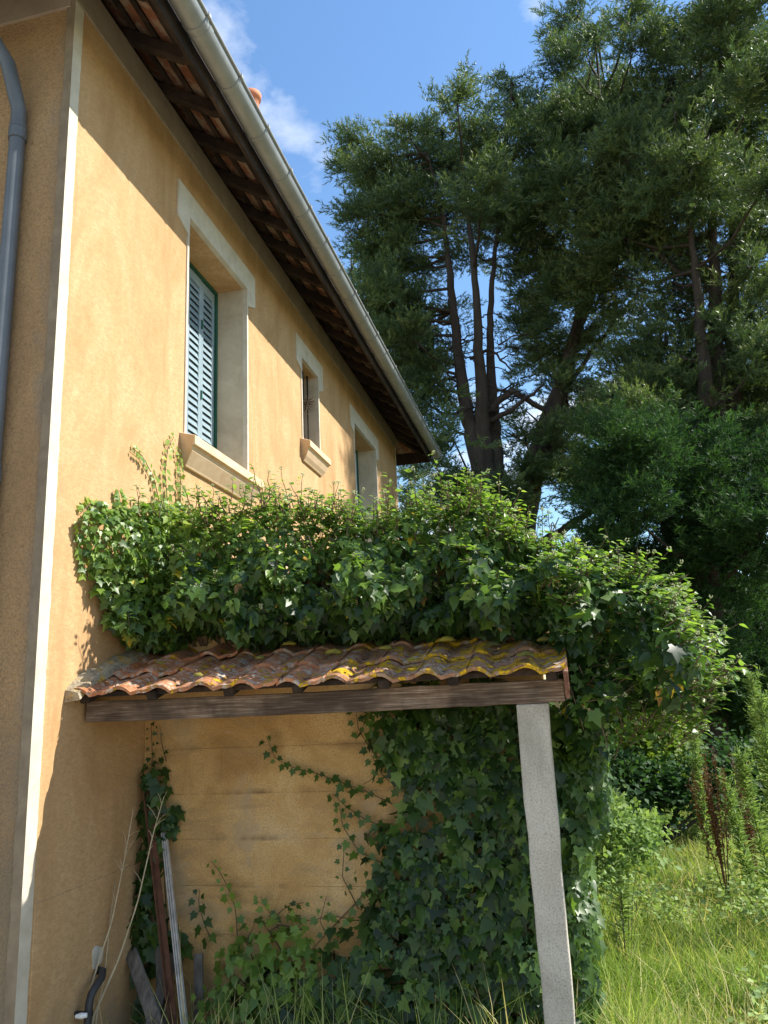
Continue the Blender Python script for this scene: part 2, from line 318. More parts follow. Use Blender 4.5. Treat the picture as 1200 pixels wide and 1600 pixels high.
# ------------------------------------------------------------ ground
g_ = MB(); nx = 60
xs = np.concatenate([[-300,-100,-40,-15], np.linspace(-6, 16, 45), [25,60,140,300]]); ys = np.concatenate([[-200,-60,-20], np.linspace(-6, 24, 61), [40,90,200,500]])
gv = [(x, y, (.03*math.sin(x*1.7+y*.9)+.025*math.sin(y*2.3-x)) if -6 < x < 16 and -6 < y < 24 else 0) for y in ys for x in xs]
g_.add(gv, [(j*len(xs)+i, j*len(xs)+i+1, (j+1)*len(xs)+i+1, (j+1)*len(xs)+i) for j in range(len(ys)-1) for i in range(len(xs)-1)])
setp(build('ground', g_, M['ground'], smooth=True), kind='structure')

yd = MB(); yx = np.linspace(-14, 14, 29); yy_ = np.linspace(-16, 2.9, 20)  # unseen pale yard, added to bounce warm light onto the shaded walls
yd.add([(x, y+(.15*math.sin(x*2.1) if j == 19 else 0), .07+.006*math.sin(3*x+2*y)) for j, y in enumerate(yy_) for x in yx], [(j*29+i, j*29+i+1, j*29+i+30, j*29+i+29) for j in range(19) for i in range(28)])
setp(build('gravel_bounce_yard', yd, M['bounce_gravel'], smooth=True), kind='structure')
# ------------------------------------------------------------ house
YC, YE = 3.31, 12.42                                  # near and far corner of the side wall (plane x = 0)
HX = -8.0; ZT = 6.32
house = empty('house', (0, YC, 0), 'ochre rendered two-storey house with grey corner band and long zinc gutter', 'house')
WINS = [(4.79, 5.905, 3.80, 5.575), (7.43, 8.01, 4.62, 5.575), (9.62, 10.87, 3.80, 5.575)]
def side_wall():
    ycut = sorted({YC, YE, *[v for q in WINS for v in q[:2]]}); zcut = sorted({-.2, ZT, *[v for q in WINS for v in q[2:]]})
    mb = MB()
    for a, b in zip(ycut, ycut[1:]):
        for c, d in zip(zcut, zcut[1:]):
            ym, zm = (a+b)/2, (c+d)/2
            if any(q[0] < ym < q[1] and q[2] < zm < q[3] for q in WINS): continue
            mb.add([(0,a,c),(0,b,c),(0,b,d),(0,a,d)], [(0,1,2,3)])
    me = bpy.data.meshes.new('wall'); me.from_pydata([tuple(np.array(v)-np.array((0,YC,0))) for v in mb.v], [], mb.f)
    link('wall', me, M['plaster'], house, (0, YC, 0))
side_wall()
build('wall', MB().add([(0,YC,-.2),(HX,YC,-.2),(HX,YC,ZT),(0,YC,ZT)], [(0,1,2,3)]), M['rough'], house)
build('wall', MB().add([(0,YE,-.2),(HX,YE,-.2),(HX,YE,ZT),(0,YE,ZT)], [(0,1,2,3)]), M['plaster'], house)
build('wall', MB().add([(HX,YC,-.2),(HX,YE,-.2),(HX,YE,ZT),(HX,YC,ZT)], [(0,1,2,3)]), M['plaster'], house)
# low plinth coat, corner band, frieze
build('plinth', MB().box(-.02, .005, YC+.095, 4.34, -.2, 1.04), M['plaster'], house, bevel=.004)
q = MB(); zz = np.linspace(-.2, 6.08, 260); r2 = np.random.default_rng(3)
jag = .072+np.convolve(r2.normal(0, .0028, 260), [.3,.4,.3], 'same'); jag2 = -.045+np.convolve(r2.normal(0, .004, 260), [.3,.4,.3], 'same')
qv = []; 
for z, j, k in zip(zz, jag, jag2): qv += [(.010, YC+j, z), (.010, YC-.010, z), (k, YC-.010, z), (-.002, YC+j, z), (k, YC+.002, z)]
qf = []
for i in range(259):
    for a, b in ((3,0),(0,1)): qf.append((i*5+a, i*5+b, i*5+5+b, i*5+5+a))
build('corner_band', q.add(qv, qf), M['white'], house)
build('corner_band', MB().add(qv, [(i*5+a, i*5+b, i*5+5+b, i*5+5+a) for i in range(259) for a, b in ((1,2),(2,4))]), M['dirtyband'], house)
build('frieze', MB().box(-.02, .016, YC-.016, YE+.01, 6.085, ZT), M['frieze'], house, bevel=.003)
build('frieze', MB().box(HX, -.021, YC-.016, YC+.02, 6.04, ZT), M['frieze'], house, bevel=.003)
build('corner_band', MB().box(-.06, .008, YE-.03, YE+.008, -.2, 6.083), M['white'], house, bevel=.003)
# windows
def window(i, y0, y1, z0, z1):
    dp = -.285 if i != 1 else -.20
    e = .19 if i != 1 else .185; s = .028
    poly = [(y0-e,z1+.21),(y0-e,z1-.105),(y0-s-.012,z1-.17),(y0-s,z1-.175),(y0-s,z1-.002),(y0,z1-.002),(y0,z1),(y1,z1),(y1,z1-.002),(y1+s,z1-.002),(y1+s,z1-.175),(y1+s+.012,z1-.17),(y1+e,z1-.155),(y1+e,z1+.21)]
    mb = MB(); T = .014
    mb.box(-.03, T, y0-e, y1+e, z1, z1+.21)
    for a, b, sg in ((y0-e, y0, -1), (y1, y1+e, 1)):
        o, n = (a, b) if sg < 0 else (b, a)
        mb.prism([(o, z1-.001), (o, z1-.10), (n+sg*s, z1-.165), (n+sg*s, z1-.17), (n, z1-.17), (n, z1-.001)], 0, -.03, T)
    build('lintel', mb, M['white'], house)
    build('window_surround', MB().box(-.03, T-.003, y0-s, y0, z0, z1-.171), M['white'], house); build('window_surround', MB().box(-.03, T-.003, y1, y1+s, z0, z1-.171), M['white'], house)
    tk = .002
    mj = 'concrete' if i != 1 else 'white'
    build('jamb', MB().box(dp, -.031, y1, y1+.03, z0-.06, z1), M['jamb'], house); build('jamb', MB().box(dp, -.031, y0-.03, y0, z0-.06, z1), M['jamb'], house)
    build('soffit', MB().box(dp, -.031, y0-.03, y1+.03, z1+tk, z1+.04), M['plaster'], house)
    # moulded sill
    pr = .125 if i != 1 else .115; ov = .085; ya, yb = y0-ov, y1+ov
    prof = [(-.28,z0),(.0,z0-.008),(pr,z0-.045),(pr,z0-.115),(pr-.02,z0-.118),(pr-.03,z0-.135),(pr-.035,z0-.15),(.055,z0-.20),(.03,z0-.235),(.022,z0-.25),(-.02,z0-.25)]
    mb = MB(); n = len(prof)
    rows = [(ya, 1), (yb, 1)]
    v = [(x, ya+(.0 if zc > z0-.12 else (pr-x)*.55 if x < pr else 0), zc) for x, zc in prof]+[(x, yb-(.0 if zc > z0-.12 else (pr-x)*.55 if x < pr else 0), zc) for x, zc in prof]
    mb.add(v, [tuple(range(n)), tuple(range(2*n-1, n-1, -1))]+[(k, k+n, (k+1)%n+n, (k+1)%n) for k in range(n)])
    build('sill', mb, M['stone'], house, bevel=.004)
    build('window_back', MB().box(dp-.12, dp-.09, y0-.03, y1+.03, z0-.06, z1+.04), M['dark'], house)
    if i != 1:
        build('shutter_frame', MB().box(dp-.04, dp+.012, y1-.028, y1, z0-.01, z1).box(dp-.04, dp+.012, y0, y1-.028, z1-.03, z1).box(dp-.04, dp+.012, y0, y0+.02, z0-.01, z1-.03), M['green'], house)
        nl = 4; lw = (y1-y0-.055)/nl
        for k in range(nl):
            a = y0+.024+k*lw; b = a+lw-.006; x0, x1 = dp-.02-(k%2)*.004, dp-(k%2)*.004; st = .042
            zb, zt = z0+.012, z1-.036
            lf = build('shutter', MB().box(x0, x1, a, a+st, zb, zt).box(x0, x1, b-st, b, zb, zt).box(x0, x1, a+st, b-st, zb, zb+.085).box(x0, x1, a+st, b-st, zt-.085, zt), M['shutter'], house, bevel=.003)
            ns = 25; ph = (zt-zb-.17)/ns; me = None
            for j in range(ns):
                zc = zb+.085+ph*(j+.5)
                if me is None:
                    h = ph*.5; ww = (b-a)/2-st
                    mbs = MB().add([(-.013,-ww,h*1.0),(-.013,ww,h*1.0),(.007,ww,-h*1.0),(.007,-ww,-h*1.0),(-.018,-ww,h*1.0),(-.018,ww,h*1.0),(.002,ww,-h*1.0),(.002,-ww,-h*1.0)],
                                   [(0,1,2,3),(7,6,5,4),(0,4,5,1),(2,6,7,3),(1,5,6,2),(0,3,7,4)])
                    me = bpy.data.meshes.new('slat'); me.from_pydata(mbs.v, [], mbs.f); recalc(me)
                link('slat', me, M['shutter'], lf, (x1-.006, (a+b)/2, zc))
            if k in (0, 2): build('handle', MB().box(x1, x1+.012, b-.006, b+.010, z0+.62, z0+.70).box(x1, x1+.012, b-.006, b+.010, z1-.50, z1-.42), M['green'], lf)
    else:
        build('window_frame', MB().box(dp-.05, dp, y0, y0+.05, z0, z1).box(dp-.05, dp, y1-.05, y1, z0, z1).box(dp-.05, dp, y0+.05, y1-.05, z0, z0+.06).box(dp-.05, dp, y0+.05, y1-.05, z1-.05, z1), M['eave'], house, bevel=.003)
        for yy in (y0+.12, y0+.35, y1-.07): build('window_bar', MB().tube([(-.10, yy, z0-.01), (-.10, yy, z1)], .010, 8), M['eave'] if yy > y0+.2 else M['rust'], house)
        build('window_bar', MB().tube([(-.11, y0+.2, z0+.15), (-.05, y0+.38, z0+.06), (.0, y1-.04, z0+.012)], .011, 8), M['redpaint'], house)
for i, q_ in enumerate(WINS): window(i, *q_)
# dead plant tufts on the little window's bars
for yy, zc, rr, nn in ((7.83, 5.20, .15, 110), (7.84, 4.70, .10, 60)):
    t = empty('dry_tuft', (-.09, yy, zc-.1), 'dead brown plant tuft caught %s of the small barred window' % ('high on the iron bars' if rr > .12 else 'low at the sill'), 'dry plant')
    mb = MB()
    for k in range(nn):
        d = rng.normal(size=3); d /= np.linalg.norm(d); d[2] -= .2; p = np.array((-.09, yy, zc)); e = p+d*rr*rng.uniform(.5, 1.1)
        e[0] = np.clip(e[0], -.17, .05); m_ = (p+e)/2+rng.normal(0, .02, 3); mb.tube([p, m_, e], [.003, .0025, .001], 3, False)
    build('twigs', mb, M['ivystem'], t, kind='stuff')

# ------------------------------------------------------------ roof and eaves
SL = math.tan(math.radians(33)); OV = .53
def zr(x): return ZT+.11-(x)*SL                        # rafter top line above the side wall
YN0, YN1 = YC-OV, YE+OV
ry = np.arange(YN0+.10, YN1-.05, .50)
for y in ry:
    mb = MB(); h = .105; zc = zr(0)-.055
    prof = [(-.5, zr(-.5)), (-.5, zr(-.5)-h), (.40, zr(.40)-h), (.46, zr(.46)-h+.035), (.485, zr(.485))]
    mb.prism([(a, b) for a, b in prof], 1, y-.036, y+.036) if False else None
    v = [(a, y-.036, b) for a, b in prof]+[(a, y+.036, b) for a, b in prof]; n = 5
    mb.add(v, [tuple(range(n)), tuple(range(2*n-1, n-1, -1))]+[(k, k+n, (k+1)%n+n, (k+1)%n) for k in range(n)])
    build('rafter', mb, M['eave'], house, bevel=.008)
for x in (-.10, .06, .22, .38):
    build('lath', MB().beam((x, YN0+.02, zr(x)+.016), (x, YN1-.02, zr(x)+.016), .035, .026), M['eave'], house)
# near and far eaves: hip ends
for yy, sgn in ((YC, -1), (YE, 1)):
    for x in np.arange(-7.7, -.1, .5):
        mb = MB(); P = lambda d, dz: (yy+sgn*d, ZT+.11-d*SL+dz)
        prof = [P(-.4, 0), P(-.4, -.105), P(.40, -.105), P(.46, -.07), P(.485, 0)]
        v = [(x-.036, a, b) for a, b in prof]+[(x+.036, a, b) for a, b in prof]; n = 5
        mb.add(v, [tuple(range(n)), tuple(range(2*n-1, n-1, -1))]+[(k, k+n, (k+1)%n+n, (k+1)%n) for k in range(n)])
        build('rafter', mb, M['eave'], house, bevel=.008)
    build('fascia', MB().box(HX, OV+.016, yy+sgn*(OV+.0)-.014, yy+sgn*(OV+.0)+.014, zr(OV)-.155, zr(OV)+.05), M['eave'], house)
    build('hip_rafter', MB().beam((-.4, yy-sgn*.4, zr(-.4)-.07), (OV-.03, yy+sgn*(OV-.03), zr(OV-.03)-.07), .07, .12), M['eave'], house)
build('fascia', MB().box(OV-.012, OV+.014, YN0+.02, YN1-.02, zr(OV)-.165, zr(OV)+.05), M['eave'], house)
# roof covering: the eave tiles are pieces, the slope above is the roof slab
XR = HX/2; ZR = ZT+.15-XR*SL
mb = MB(); e0 = .10; o_ = .05
A_ = [(OV-.02, YN0, zr(OV)+o_), (OV-.02, YN1, zr(OV)+o_), (HX-OV, YN1, zr(OV)+o_), (HX-OV, YN0, zr(OV)+o_), (XR, YC+3.7, zr(XR)+o_), (XR, YE-3.7, zr(XR)+o_)]
mb.add(A_, [(0,1,5,4), (1,2,5), (2,3,4,5), (3,0,4)])
roof = build('roof', mb, M['under'], house)
def tile_mesh(name, wd, ln, th, amp):
    us = np.linspace(0, 1, 11); h = amp*(np.clip(np.cos((us-.22)*2*math.pi*1.15), -.55, 1)*.62+.22*np.cos((us-.72)*2*math.pi*2.1)*(np.abs(us-.72) < .26))
    v, f = [], []
    for y, dz in ((0, 0), (ln, 0)):
        for k, u in enumerate(us): v.append(((u-.5)*wd*1.06, y, h[k]+dz))
        for k, u in enumerate(us): v.append(((u-.5)*wd*1.06, y, h[k]-th+dz))
    n = 11
    for k in range(n-1):
        f += [(k, k+1, 2*n+k+1, 2*n+k), (n+k+1, n+k, 3*n+k, 3*n+k+1), (n+k, n+k+1, k+1, k)]
    f += [(n, 0, 2*n, 3*n), (n-1, 2*n-1, 4*n-1, 3*n-1)]
    me = bpy.data.meshes.new(name); me.from_pydata(v, [], f); recalc(me); me.shade_smooth()
    me.set_sharp_from_angle(angle=math.radians(40)); return me
TE = tile_mesh('roof_tile', .235, .40, .014, .026); TE.materials.append(M['under'])
an = math.atan(SL)
for r_ in range(2):
    for k in range(int((YN1-YN0)/.235)):
        d = .52-r_*.31; y = YN0+.12+k*.235
        o = bpy.data.objects.new('roof_tile', TE); COL.objects.link(o); o.parent = roof
        p = np.array((d+.035, y, zr(d)+.075)); 
        o.matrix_local = Matrix.Translation(Vector(p-ORG[roof])) @ Matrix.Rotation(math.pi/2, 4, 'Z') @ Matrix.Rotation(an-.05+random.gauss(0, .008), 4, 'X') @ Matrix.Rotation(random.gauss(0, .012), 4, 'Z')
# terracotta vent and raised cover tiles right behind the gutter
vx, vy = .50, 4.85
vp_ = build('roof_vent', MB().lathe((vx, vy, zr(vx)+.05), [(.080,0),(.075,.28),(.062,.32),(.062,.42),(.076,.425),(.080,.47),(.062,.475),(.058,.38)], 18), M['pot'], house, smooth=True)
# gutter
GX, GZ, GR = OV+.105, zr(OV)-.01, .083
def half(y0, y1, R, th, a0=math.pi, a1=2*math.pi, n=16):
    mb = MB(); v = []; an_ = np.linspace(a0, a1, n)
    for y in (y0, y1):
        v += [(GX+R*math.cos(a), y, GZ+R*math.sin(a)) for a in an_]+[(GX+(R-th)*math.cos(a), y, GZ+(R-th)*math.sin(a)) for a in an_]
    f = []
    for k in range(n-1): f += [(k, k+1, 2*n+k+1, 2*n+k), (n+k, n+k+1, 3*n+k+1, 3*n+k), (k, k+1, n+k+1, n+k), (2*n+k, 2*n+k+1, 3*n+k+1, 3*n+k)]
    f += [(0, n, 3*n, 2*n), (n-1, 2*n-1, 4*n-1, 3*n-1)]
    return mb.add(v, f)
gb = half(YN0, YN1+.05, GR, .002); gb.tube([(GX+GR+.006, YN0, GZ+.004), (GX+GR+.006, YN1+.05, GZ+.004)], .011, 10)
gb.add([(GX+GR*math.cos(a), YN1+.05, GZ+GR*math.sin(a)) for a in np.linspace(math.pi, 2*math.pi, 16)], [tuple(range(16))])
gut = build('gutter', gb, M['zinc'], house, smooth=True)
gut.data.set_sharp_from_angle(angle=math.radians(35))
for y in ry[1:]:
    b = half(y+.22, y+.25, GR+.006, .006); b.box(GX+GR-.012, GX+GR+.022, y+.22, y+.25, GZ-.012, GZ+.018)
    build('gutter_bracket', b, M['zinc'], gut)
for y in (YC+.35, YC+.35+4.0, YC+8.3): build('gutter_joint', half(y, y+.05, GR+.0025, .0025), M['zinc'], gut)
nb = half(-7, .4, .075, .002)
v = [(p[1], YC-OV-.10+(p[0]-GX), p[2]) for p in nb.v]; nb.v = v
gut2 = build('gutter', nb, M['zinc'], house, smooth=True)
# downpipe on the near wall
dp = [(-.62, 2.85, 6.0), (-.60, 2.87, 5.93), (-.43, 3.12, 5.80), (-.335, 3.19, 5.60), (-.30, 3.215, 5.43), (-.298, 3.262, 5.33), (-.295, 3.262, 5.2), (-.295, 3.262, 2.6), (-.295, 3.262, 0)]
pp = build('downpipe', MB().tube(dp, .043, 20), M['pipe'], house, smooth=True)
for z in (5.165, 3.1, 1.1):
    build('pipe_collar', MB().tube([(-.295, 3.262, z-.035), (-.295, 3.262, z+.035)], .050, 20).box(-.315, -.275, 3.29, 3.315, z-.012, z+.012), M['pipe'], pp)
    build('pipe_collar', MB().tube([(-.295, 3.262, z+.04), (-.295, 3.262, z+.07)], .047, 20), M['pipe'], pp)

# chimney far back on the roof
ch = build('chimney', MB().box(-3.6, -3.0, 8.5, 9.6, 7.6, 10.0).box(-3.66, -2.94, 8.44, 9.66, 10.0, 10.12), M['pot'], house, bevel=.01)
build('chimney_pot', MB().lathe((-3.3, 8.9, 10.12), [(.13,0),(.11,.35),(.13,.37),(.13,.42),(.09,.42)], 16), M['pot'], ch)

# ------------------------------------------------------------ black drain pipe and white knob on the house wall
d = empty('drain_pipe', (.07, 3.75, 0), 'bent black drain pipe coming out of a white filler patch on the house wall', 'pipe')
build('pipe', MB().tube([(.0,3.93,.60),(.05,3.91,.60),(.07,3.87,.585),(.075,3.81,.565),(.075,3.775,.54),(.075,3.76,.50),(.075,3.755,.42),(.075,3.755,.0)], .019, 12), M['blackpipe'], d, smooth=True)
build('clip', MB().tube([(.075,3.755,.455),(.075,3.755,.475)], .024, 12).box(.0, .06, 3.745, 3.765, .458, .472), M['blackpipe'], d)
pa = MB(); pts = [(3.92+.045*math.cos(a)*(1+.15*math.sin(3*a+1)), .665+.06*math.sin(a)*(1+.2*math.cos(2*a)+.12*math.sin(3*a+2))) for a in np.linspace(0, 2*math.pi, 30)[:-1]]
build('filler_patch', pa.prism(pts, 0, .004, .012), M['patch'], d)
build('knob', MB().tube([(.05,3.69,.475),(.075,3.70,.475),(.10,3.71,.475)], [.008,.014,.010], 10), M['knob'], d)

# ------------------------------------------------------------ garden wall of rendered blocks
YB = 4.343; XB = 2.38
gw = empty('garden_wall', (XB/2, YB+.1, 0), 'ochre rendered block wall under the tiled canopy, meeting the house', 'wall')
build('mortar_core', MB().box(.0, XB, YB+.004, YB+.20, -.2, 2.72), M['block'], gw)
bm_cache = {}
zj = [-.08, .165, .41, .66, .909, 1.156, 1.40, 1.654, 1.90, 2.15, 2.40, 2.64]
for r_, (a, b) in enumerate(zip(zj, zj[1:])):
    x = 0.002-(.25 if r_ % 2 else 0)
    while x < XB:
        x0, x1 = max(.002, x), min(XB-.004, x+.498)
        if x1-x0 > .04:
            fl = random.random() < .28; key = round(x1-x0, 3), round(b-a, 3), fl
            mb = MB(); j = .0009 if fl else .0001; hw = (x1-x0)/2
            if key not in bm_cache:
                mb.box(-hw+.0001, hw-.0001, 0, .03, j, b-a-j); me = bpy.data.meshes.new('block'); me.from_pydata(mb.v, [], mb.f); recalc(me); bm_cache[key] = me
            o = link('block', bm_cache[key], M['block'], gw, ((x0+x1)/2, YB-.0005+random.uniform(-.0005, .0005), a))
            m = o.modifiers.new('bevel', 'BEVEL'); m.width = .0012 if fl else .0003; m.segments = 1
        x += .498
build('coping', MB().box(-.0, XB+.03, YB-.04, YB+.24, 2.72, 2.77), M['mortar'], gw, bevel=.01)

# ------------------------------------------------------------ tiled canopy
cp = empty('tiled_canopy', (1.25, 3.95, 0), 'lean-to canopy of lichen-covered clay tiles on a wooden beam and concrete post', 'canopy')
mb = MB(); T_ = .061; B_ = .075; n_ = 14; r3 = np.random.default_rng(5); pv = []
for i in range(n_+1):
    s = i/n_; z = -.15+s*1.988; h = .0555+.0195*s; cx = 2.336; j = r3.normal(0, .0026, 4)
    pv += [(cx-h+j[0],3.70,z),(cx+h+j[1],3.70+j[2]*.5,z),(cx+h+j[1],3.70+2*h,z),(cx-h+j[0],3.70+2*h,z)]
mb.add(pv, [(i*4+k, i*4+(k+1)%4, i*4+4+(k+1)%4, i*4+4+k) for i in range(n_) for k in range(4)]+[(0,1,2,3),(4*n_+3,4*n_+2,4*n_+1,4*n_)])
build('post', mb, M['concrete'], cp, bevel=.006, seg=2)
mb = MB(); bx = np.linspace(.022, 2.488, 26); pv = []
for x in bx:
    j = r3.normal(0, .0015, 4); sag = -.006*math.sin((x/2.45)*math.pi)
    pv += [(x,3.705+j[0],1.841+sag+j[1]),(x,3.80,1.841+sag),(x,3.80,1.947+sag),(x,3.705+j[2],1.947+sag+j[3])]
mb.add(pv, [(i*4+k, i*4+(k+1)%4, i*4+4+(k+1)%4, i*4+4+k) for i in range(25) for k in range(4)]+[(0,1,2,3),(103,102,101,100)])
build('beam', mb, M['beam'], cp, bevel=.005, seg=2)
CS = math.atan2(.25, .78)
for x in (.07, .45, .87, 1.23, 1.66, 1.99, 2.44):
    build('rafter', MB().beam((x, 3.61, 1.958), (x+random.uniform(-.01,.01), 4.34, 1.958+.73*math.tan(CS)-.012), .055, .05), M['eave'], cp, bevel=.008)
build('eave_gap_strip', MB().box(.01, 2.49, 3.625, 3.655, 1.966, 1.990), M['eave'], cp)  # added dark strip blocking the bright gap between beam and tiles
for y in (3.66, 3.95, 4.24): build('lath', MB().beam((.01, y, 1.985+(y-3.62)*math.tan(CS)), (2.48, y, 1.985+(y-3.62)*math.tan(CS)), .03, .018), M['beam'], cp)
build('bargeboard', MB().beam((2.502, 3.575, 1.915), (2.502, 4.36, 1.915+.785*math.tan(CS)), .022, .125), M['barge'], cp, bevel=.003)
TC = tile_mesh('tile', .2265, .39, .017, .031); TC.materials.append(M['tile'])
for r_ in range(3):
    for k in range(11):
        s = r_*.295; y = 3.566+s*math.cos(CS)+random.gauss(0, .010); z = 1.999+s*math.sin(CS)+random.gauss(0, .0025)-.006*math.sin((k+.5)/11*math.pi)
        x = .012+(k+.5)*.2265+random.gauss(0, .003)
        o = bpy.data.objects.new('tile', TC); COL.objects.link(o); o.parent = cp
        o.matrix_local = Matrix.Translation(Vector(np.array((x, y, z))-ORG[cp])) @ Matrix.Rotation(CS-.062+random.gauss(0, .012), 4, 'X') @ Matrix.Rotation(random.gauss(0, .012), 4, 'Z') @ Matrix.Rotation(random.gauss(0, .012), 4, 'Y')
# mortar fillet along the house wall
mb = MB(); fv = []; 
for i in range(13):
    s = i/12; y = 3.55+s*.74; z0 = 2.0+s*.74*math.tan(CS); a = r3.normal(0, .006, 3)
    z0 -= .035*(i == 0)+.012*(i == 1)
    fv += [(.001,y,z0-.02),(.001,y,z0+.048+a[0]),(.035+a[1],y,z0+.044+a[0]),(.08+a[2],y,z0+.026),(.09,y,z0-.01)]
mb.add(fv, [(i*5+k, i*5+(k+1)%5, i*5+5+(k+1)%5, i*5+5+k) for i in range(12) for k in range(5)]+[(0,1,2,3,4),(64,63,62,61,60)])
build('mortar_fillet', mb, M['fillet'], cp)
# moss cushions on the tiles
for x, s, r_ in ((1.35,.30,.035),(1.02,.55,.03),(1.62,.32,.03),(1.92,.42,.035),(2.17,.26,.03),(2.33,.05,.03),(2.06,.62,.035),(1.5,.58,.03),(.72,.02,.02),(.36,.30,.022),(1.80,.07,.022),(.95,.28,.022),(2.42,.3,.03)):
    c = np.array((x, 3.575+s*math.cos(CS), 2.045+s*math.sin(CS))); mb = MB(); n = 9; v = []
    for i in range(6):
        ph = i/5*math.pi/2
        for k in range(n):
            a = 2*math.pi*k/n; R = r_*math.cos(ph)*(1+rng.normal(0, .12)); v.append((c[0]+R*math.cos(a)*1.3, c[1]+R*math.sin(a), c[2]+r_*.65*math.sin(ph)+rng.normal(0, .002)-.006))
    mb.add(v, [(i*n+k, i*n+(k+1)%n, i*n+n+(k+1)%n, i*n+n+k) for i in range(5) for k in range(n)])
    o = build('moss', mb, M['moss'], cp, smooth=True)
    a = o.data.attributes.new('tint', 'FLOAT', 'POINT'); a.data.foreach_set('value', rng.uniform(.1, .9) + rng.normal(0, .1, len(o.data.vertices)))

# ------------------------------------------------------------ things leaning in the corner
def leaning(name, a, b, wd, th, m, label, cat, up=(0,-1,.2), group=None):
    t = empty(name, (b[0], b[1], 0), label, cat, group); build('bar', MB().beam(a, b, wd, th, up), M[m], t, bevel=.003); return t
t = empty('iron_rail', (.45, 4.02, 0), 'rust-red angle iron leaning in the corner behind a grey strip', 'rail')
build('web', MB().beam((.055, 4.29, 1.47), (.43, 4.05, .02), .034, .006, (0,-1,.2)), M['rust'], t); build('flange', MB().beam((.041, 4.275, 1.47), (.416, 4.035, .02), .006, .030, (0,-1,.2)), M['rust'], t)
t = empty('metal_strip', (.50, 4.0, 0), 'pale grey grooved metal strip leaning against the block wall', 'strip')
build('channel', MB().beam((.175, 4.29, 1.20), (.52, 3.99, .02), .034, .006, (0,-1,.2)), M['alu'], t)
for s in (-1, 0, 1): build('rib', MB().beam((.175+s*.014, 4.283, 1.20), (.52+s*.014, 3.983, .02), .006, .012, (0,-1,.2)), M['alu'], t)
PL = [((205,1488),4.22,(252,1625),3.95,.075,'short weathered board leaning leftmost in the corner'),((252,1478),4.27,(258,1625),4.1,.07,'short grey board standing upright behind the crossed boards'),((272,1490),4.25,(222,1640),4.0,.06,'thin grey board crossing behind the leftmost board'),((310,1490),4.28,(312,1640),4.15,.05,'narrow grey stake standing right of the metal strip')]
for (a, ya, b, yb, wd, lab) in PL:
    p0, p1 = at(*a, ya), at(*b, yb); d_ = p1-p0; p1 = p0+d_*((p0[2]-.02)/(p0[2]-p1[2]))
    t = empty('wooden_board', (p1[0], p1[1], 0), lab, 'board', 'boards leaning in the corner'); build('plank', MB().beam(p0, p1, wd, .02, (0,-1,.1)), M['plank'], t, bevel=.003)
def stalk(pix, Y0, Y1, r0, label, twigs=8, seed=0):
    rr = np.random.default_rng(seed); P = [at(x, y, Y0+(Y1-Y0)*i/(len(pix)-1)) for i, (x, y) in enumerate(pix)]
    P = np.array(P); b = P[0].copy(); b[2] = .02; P = np.vstack([b, P]); ts = np.linspace(0, len(P)-1, 24); C = np.array([np.interp(ts, range(len(P)), P[:, k]) for k in range(3)]).T
    t = empty('dry_stalk', tuple(b), label, 'stalk', 'bare stalks against the house wall'); build('stem', MB().tube(C, np.linspace(r0, r0*.35, 24), 6), M['deadtwig'], t, smooth=True)
    mb = MB()
    for k in range(twigs):
        i = rr.integers(15, 23); e = C[i]+np.array((rr.uniform(-.07, .07), rr.uniform(-.03, .03), rr.uniform(.02, .09))); mb.tube([C[i], (C[i]+e)/2+(0,0,.008), e], [.0018,.0015,.001], 4, False)
    build('twigs', mb, M['deadtwig'], t, kind='stuff')
stalk([(126,1595),(155,1500),(175,1440),(197,1330),(208,1265)], 3.85, 4.05, .0065, 'pale bare stalk standing leftmost against the house wall', 9, 1)
stalk([(143,1595),(185,1500),(215,1410),(240,1300),(256,1245)], 3.85, 4.12, .007, 'pale bare stalk slanting across the rusty rail', 9, 2)
stalk([(150,1595),(164,1520),(172,1440),(180,1380)], 3.9, 4.05, .005, 'short thin stalk between the two taller pale stalks', 4, 3)

# ------------------------------------------------------------ ivy
def fan(out, cen, fold=.12, droop=.12):
    P = np.array([cen]+out, float); z = fold*np.abs(P[:, 0])-droop*np.clip(P[:, 1]-.3, 0, None)**1.5
    V = np.column_stack([P, z]); n = len(out); return V, np.array([(0, i+1, (i+1)%n+1) for i in range(n)])
half_ = [(.17,-.06),(.37,.03),(.33,.23),(.52,.46),(.25,.50)]
LOB = fan([(0,.06)]+half_+[(0,1.0)]+[(-x,y) for x, y in half_[::-1]], (0,.30), .10, .25)
ha = [(.22,.10),(.34,.33),(.27,.60),(.12,.85)]
OVA = fan([(0,0)]+ha+[(0,1.08)]+[(-x,y) for x, y in ha[::-1]], (0,.42), .22, .22)
def pip(px, pz, poly):
    ins = np.zeros(len(px), bool); d = np.full(len(px), 9.0); gx = np.zeros(len(px)); gz = np.zeros(len(px)); n = len(poly)
    for i in range(n):
        x0, z0 = poly[i]; x1, z1 = poly[(i+1)%n]
        c = ((z0 > pz) != (z1 > pz)) & (px < (x1-x0)*(pz-z0)/(z1-z0+1e-12)+x0); ins ^= c
        t = np.clip(((px-x0)*(x1-x0)+(pz-z0)*(z1-z0))/((x1-x0)**2+(z1-z0)**2+1e-12), 0, 1); ex, ez = x0+t*(x1-x0)-px, z0+t*(z1-z0)-pz
        q = np.hypot(ex, ez); m = q < d; d[m] = q[m]; gx[m] = ex[m]/(q[m]+1e-9); gz[m] = ez[m]/(q[m]+1e-9)
    return ins, d, gx, gz
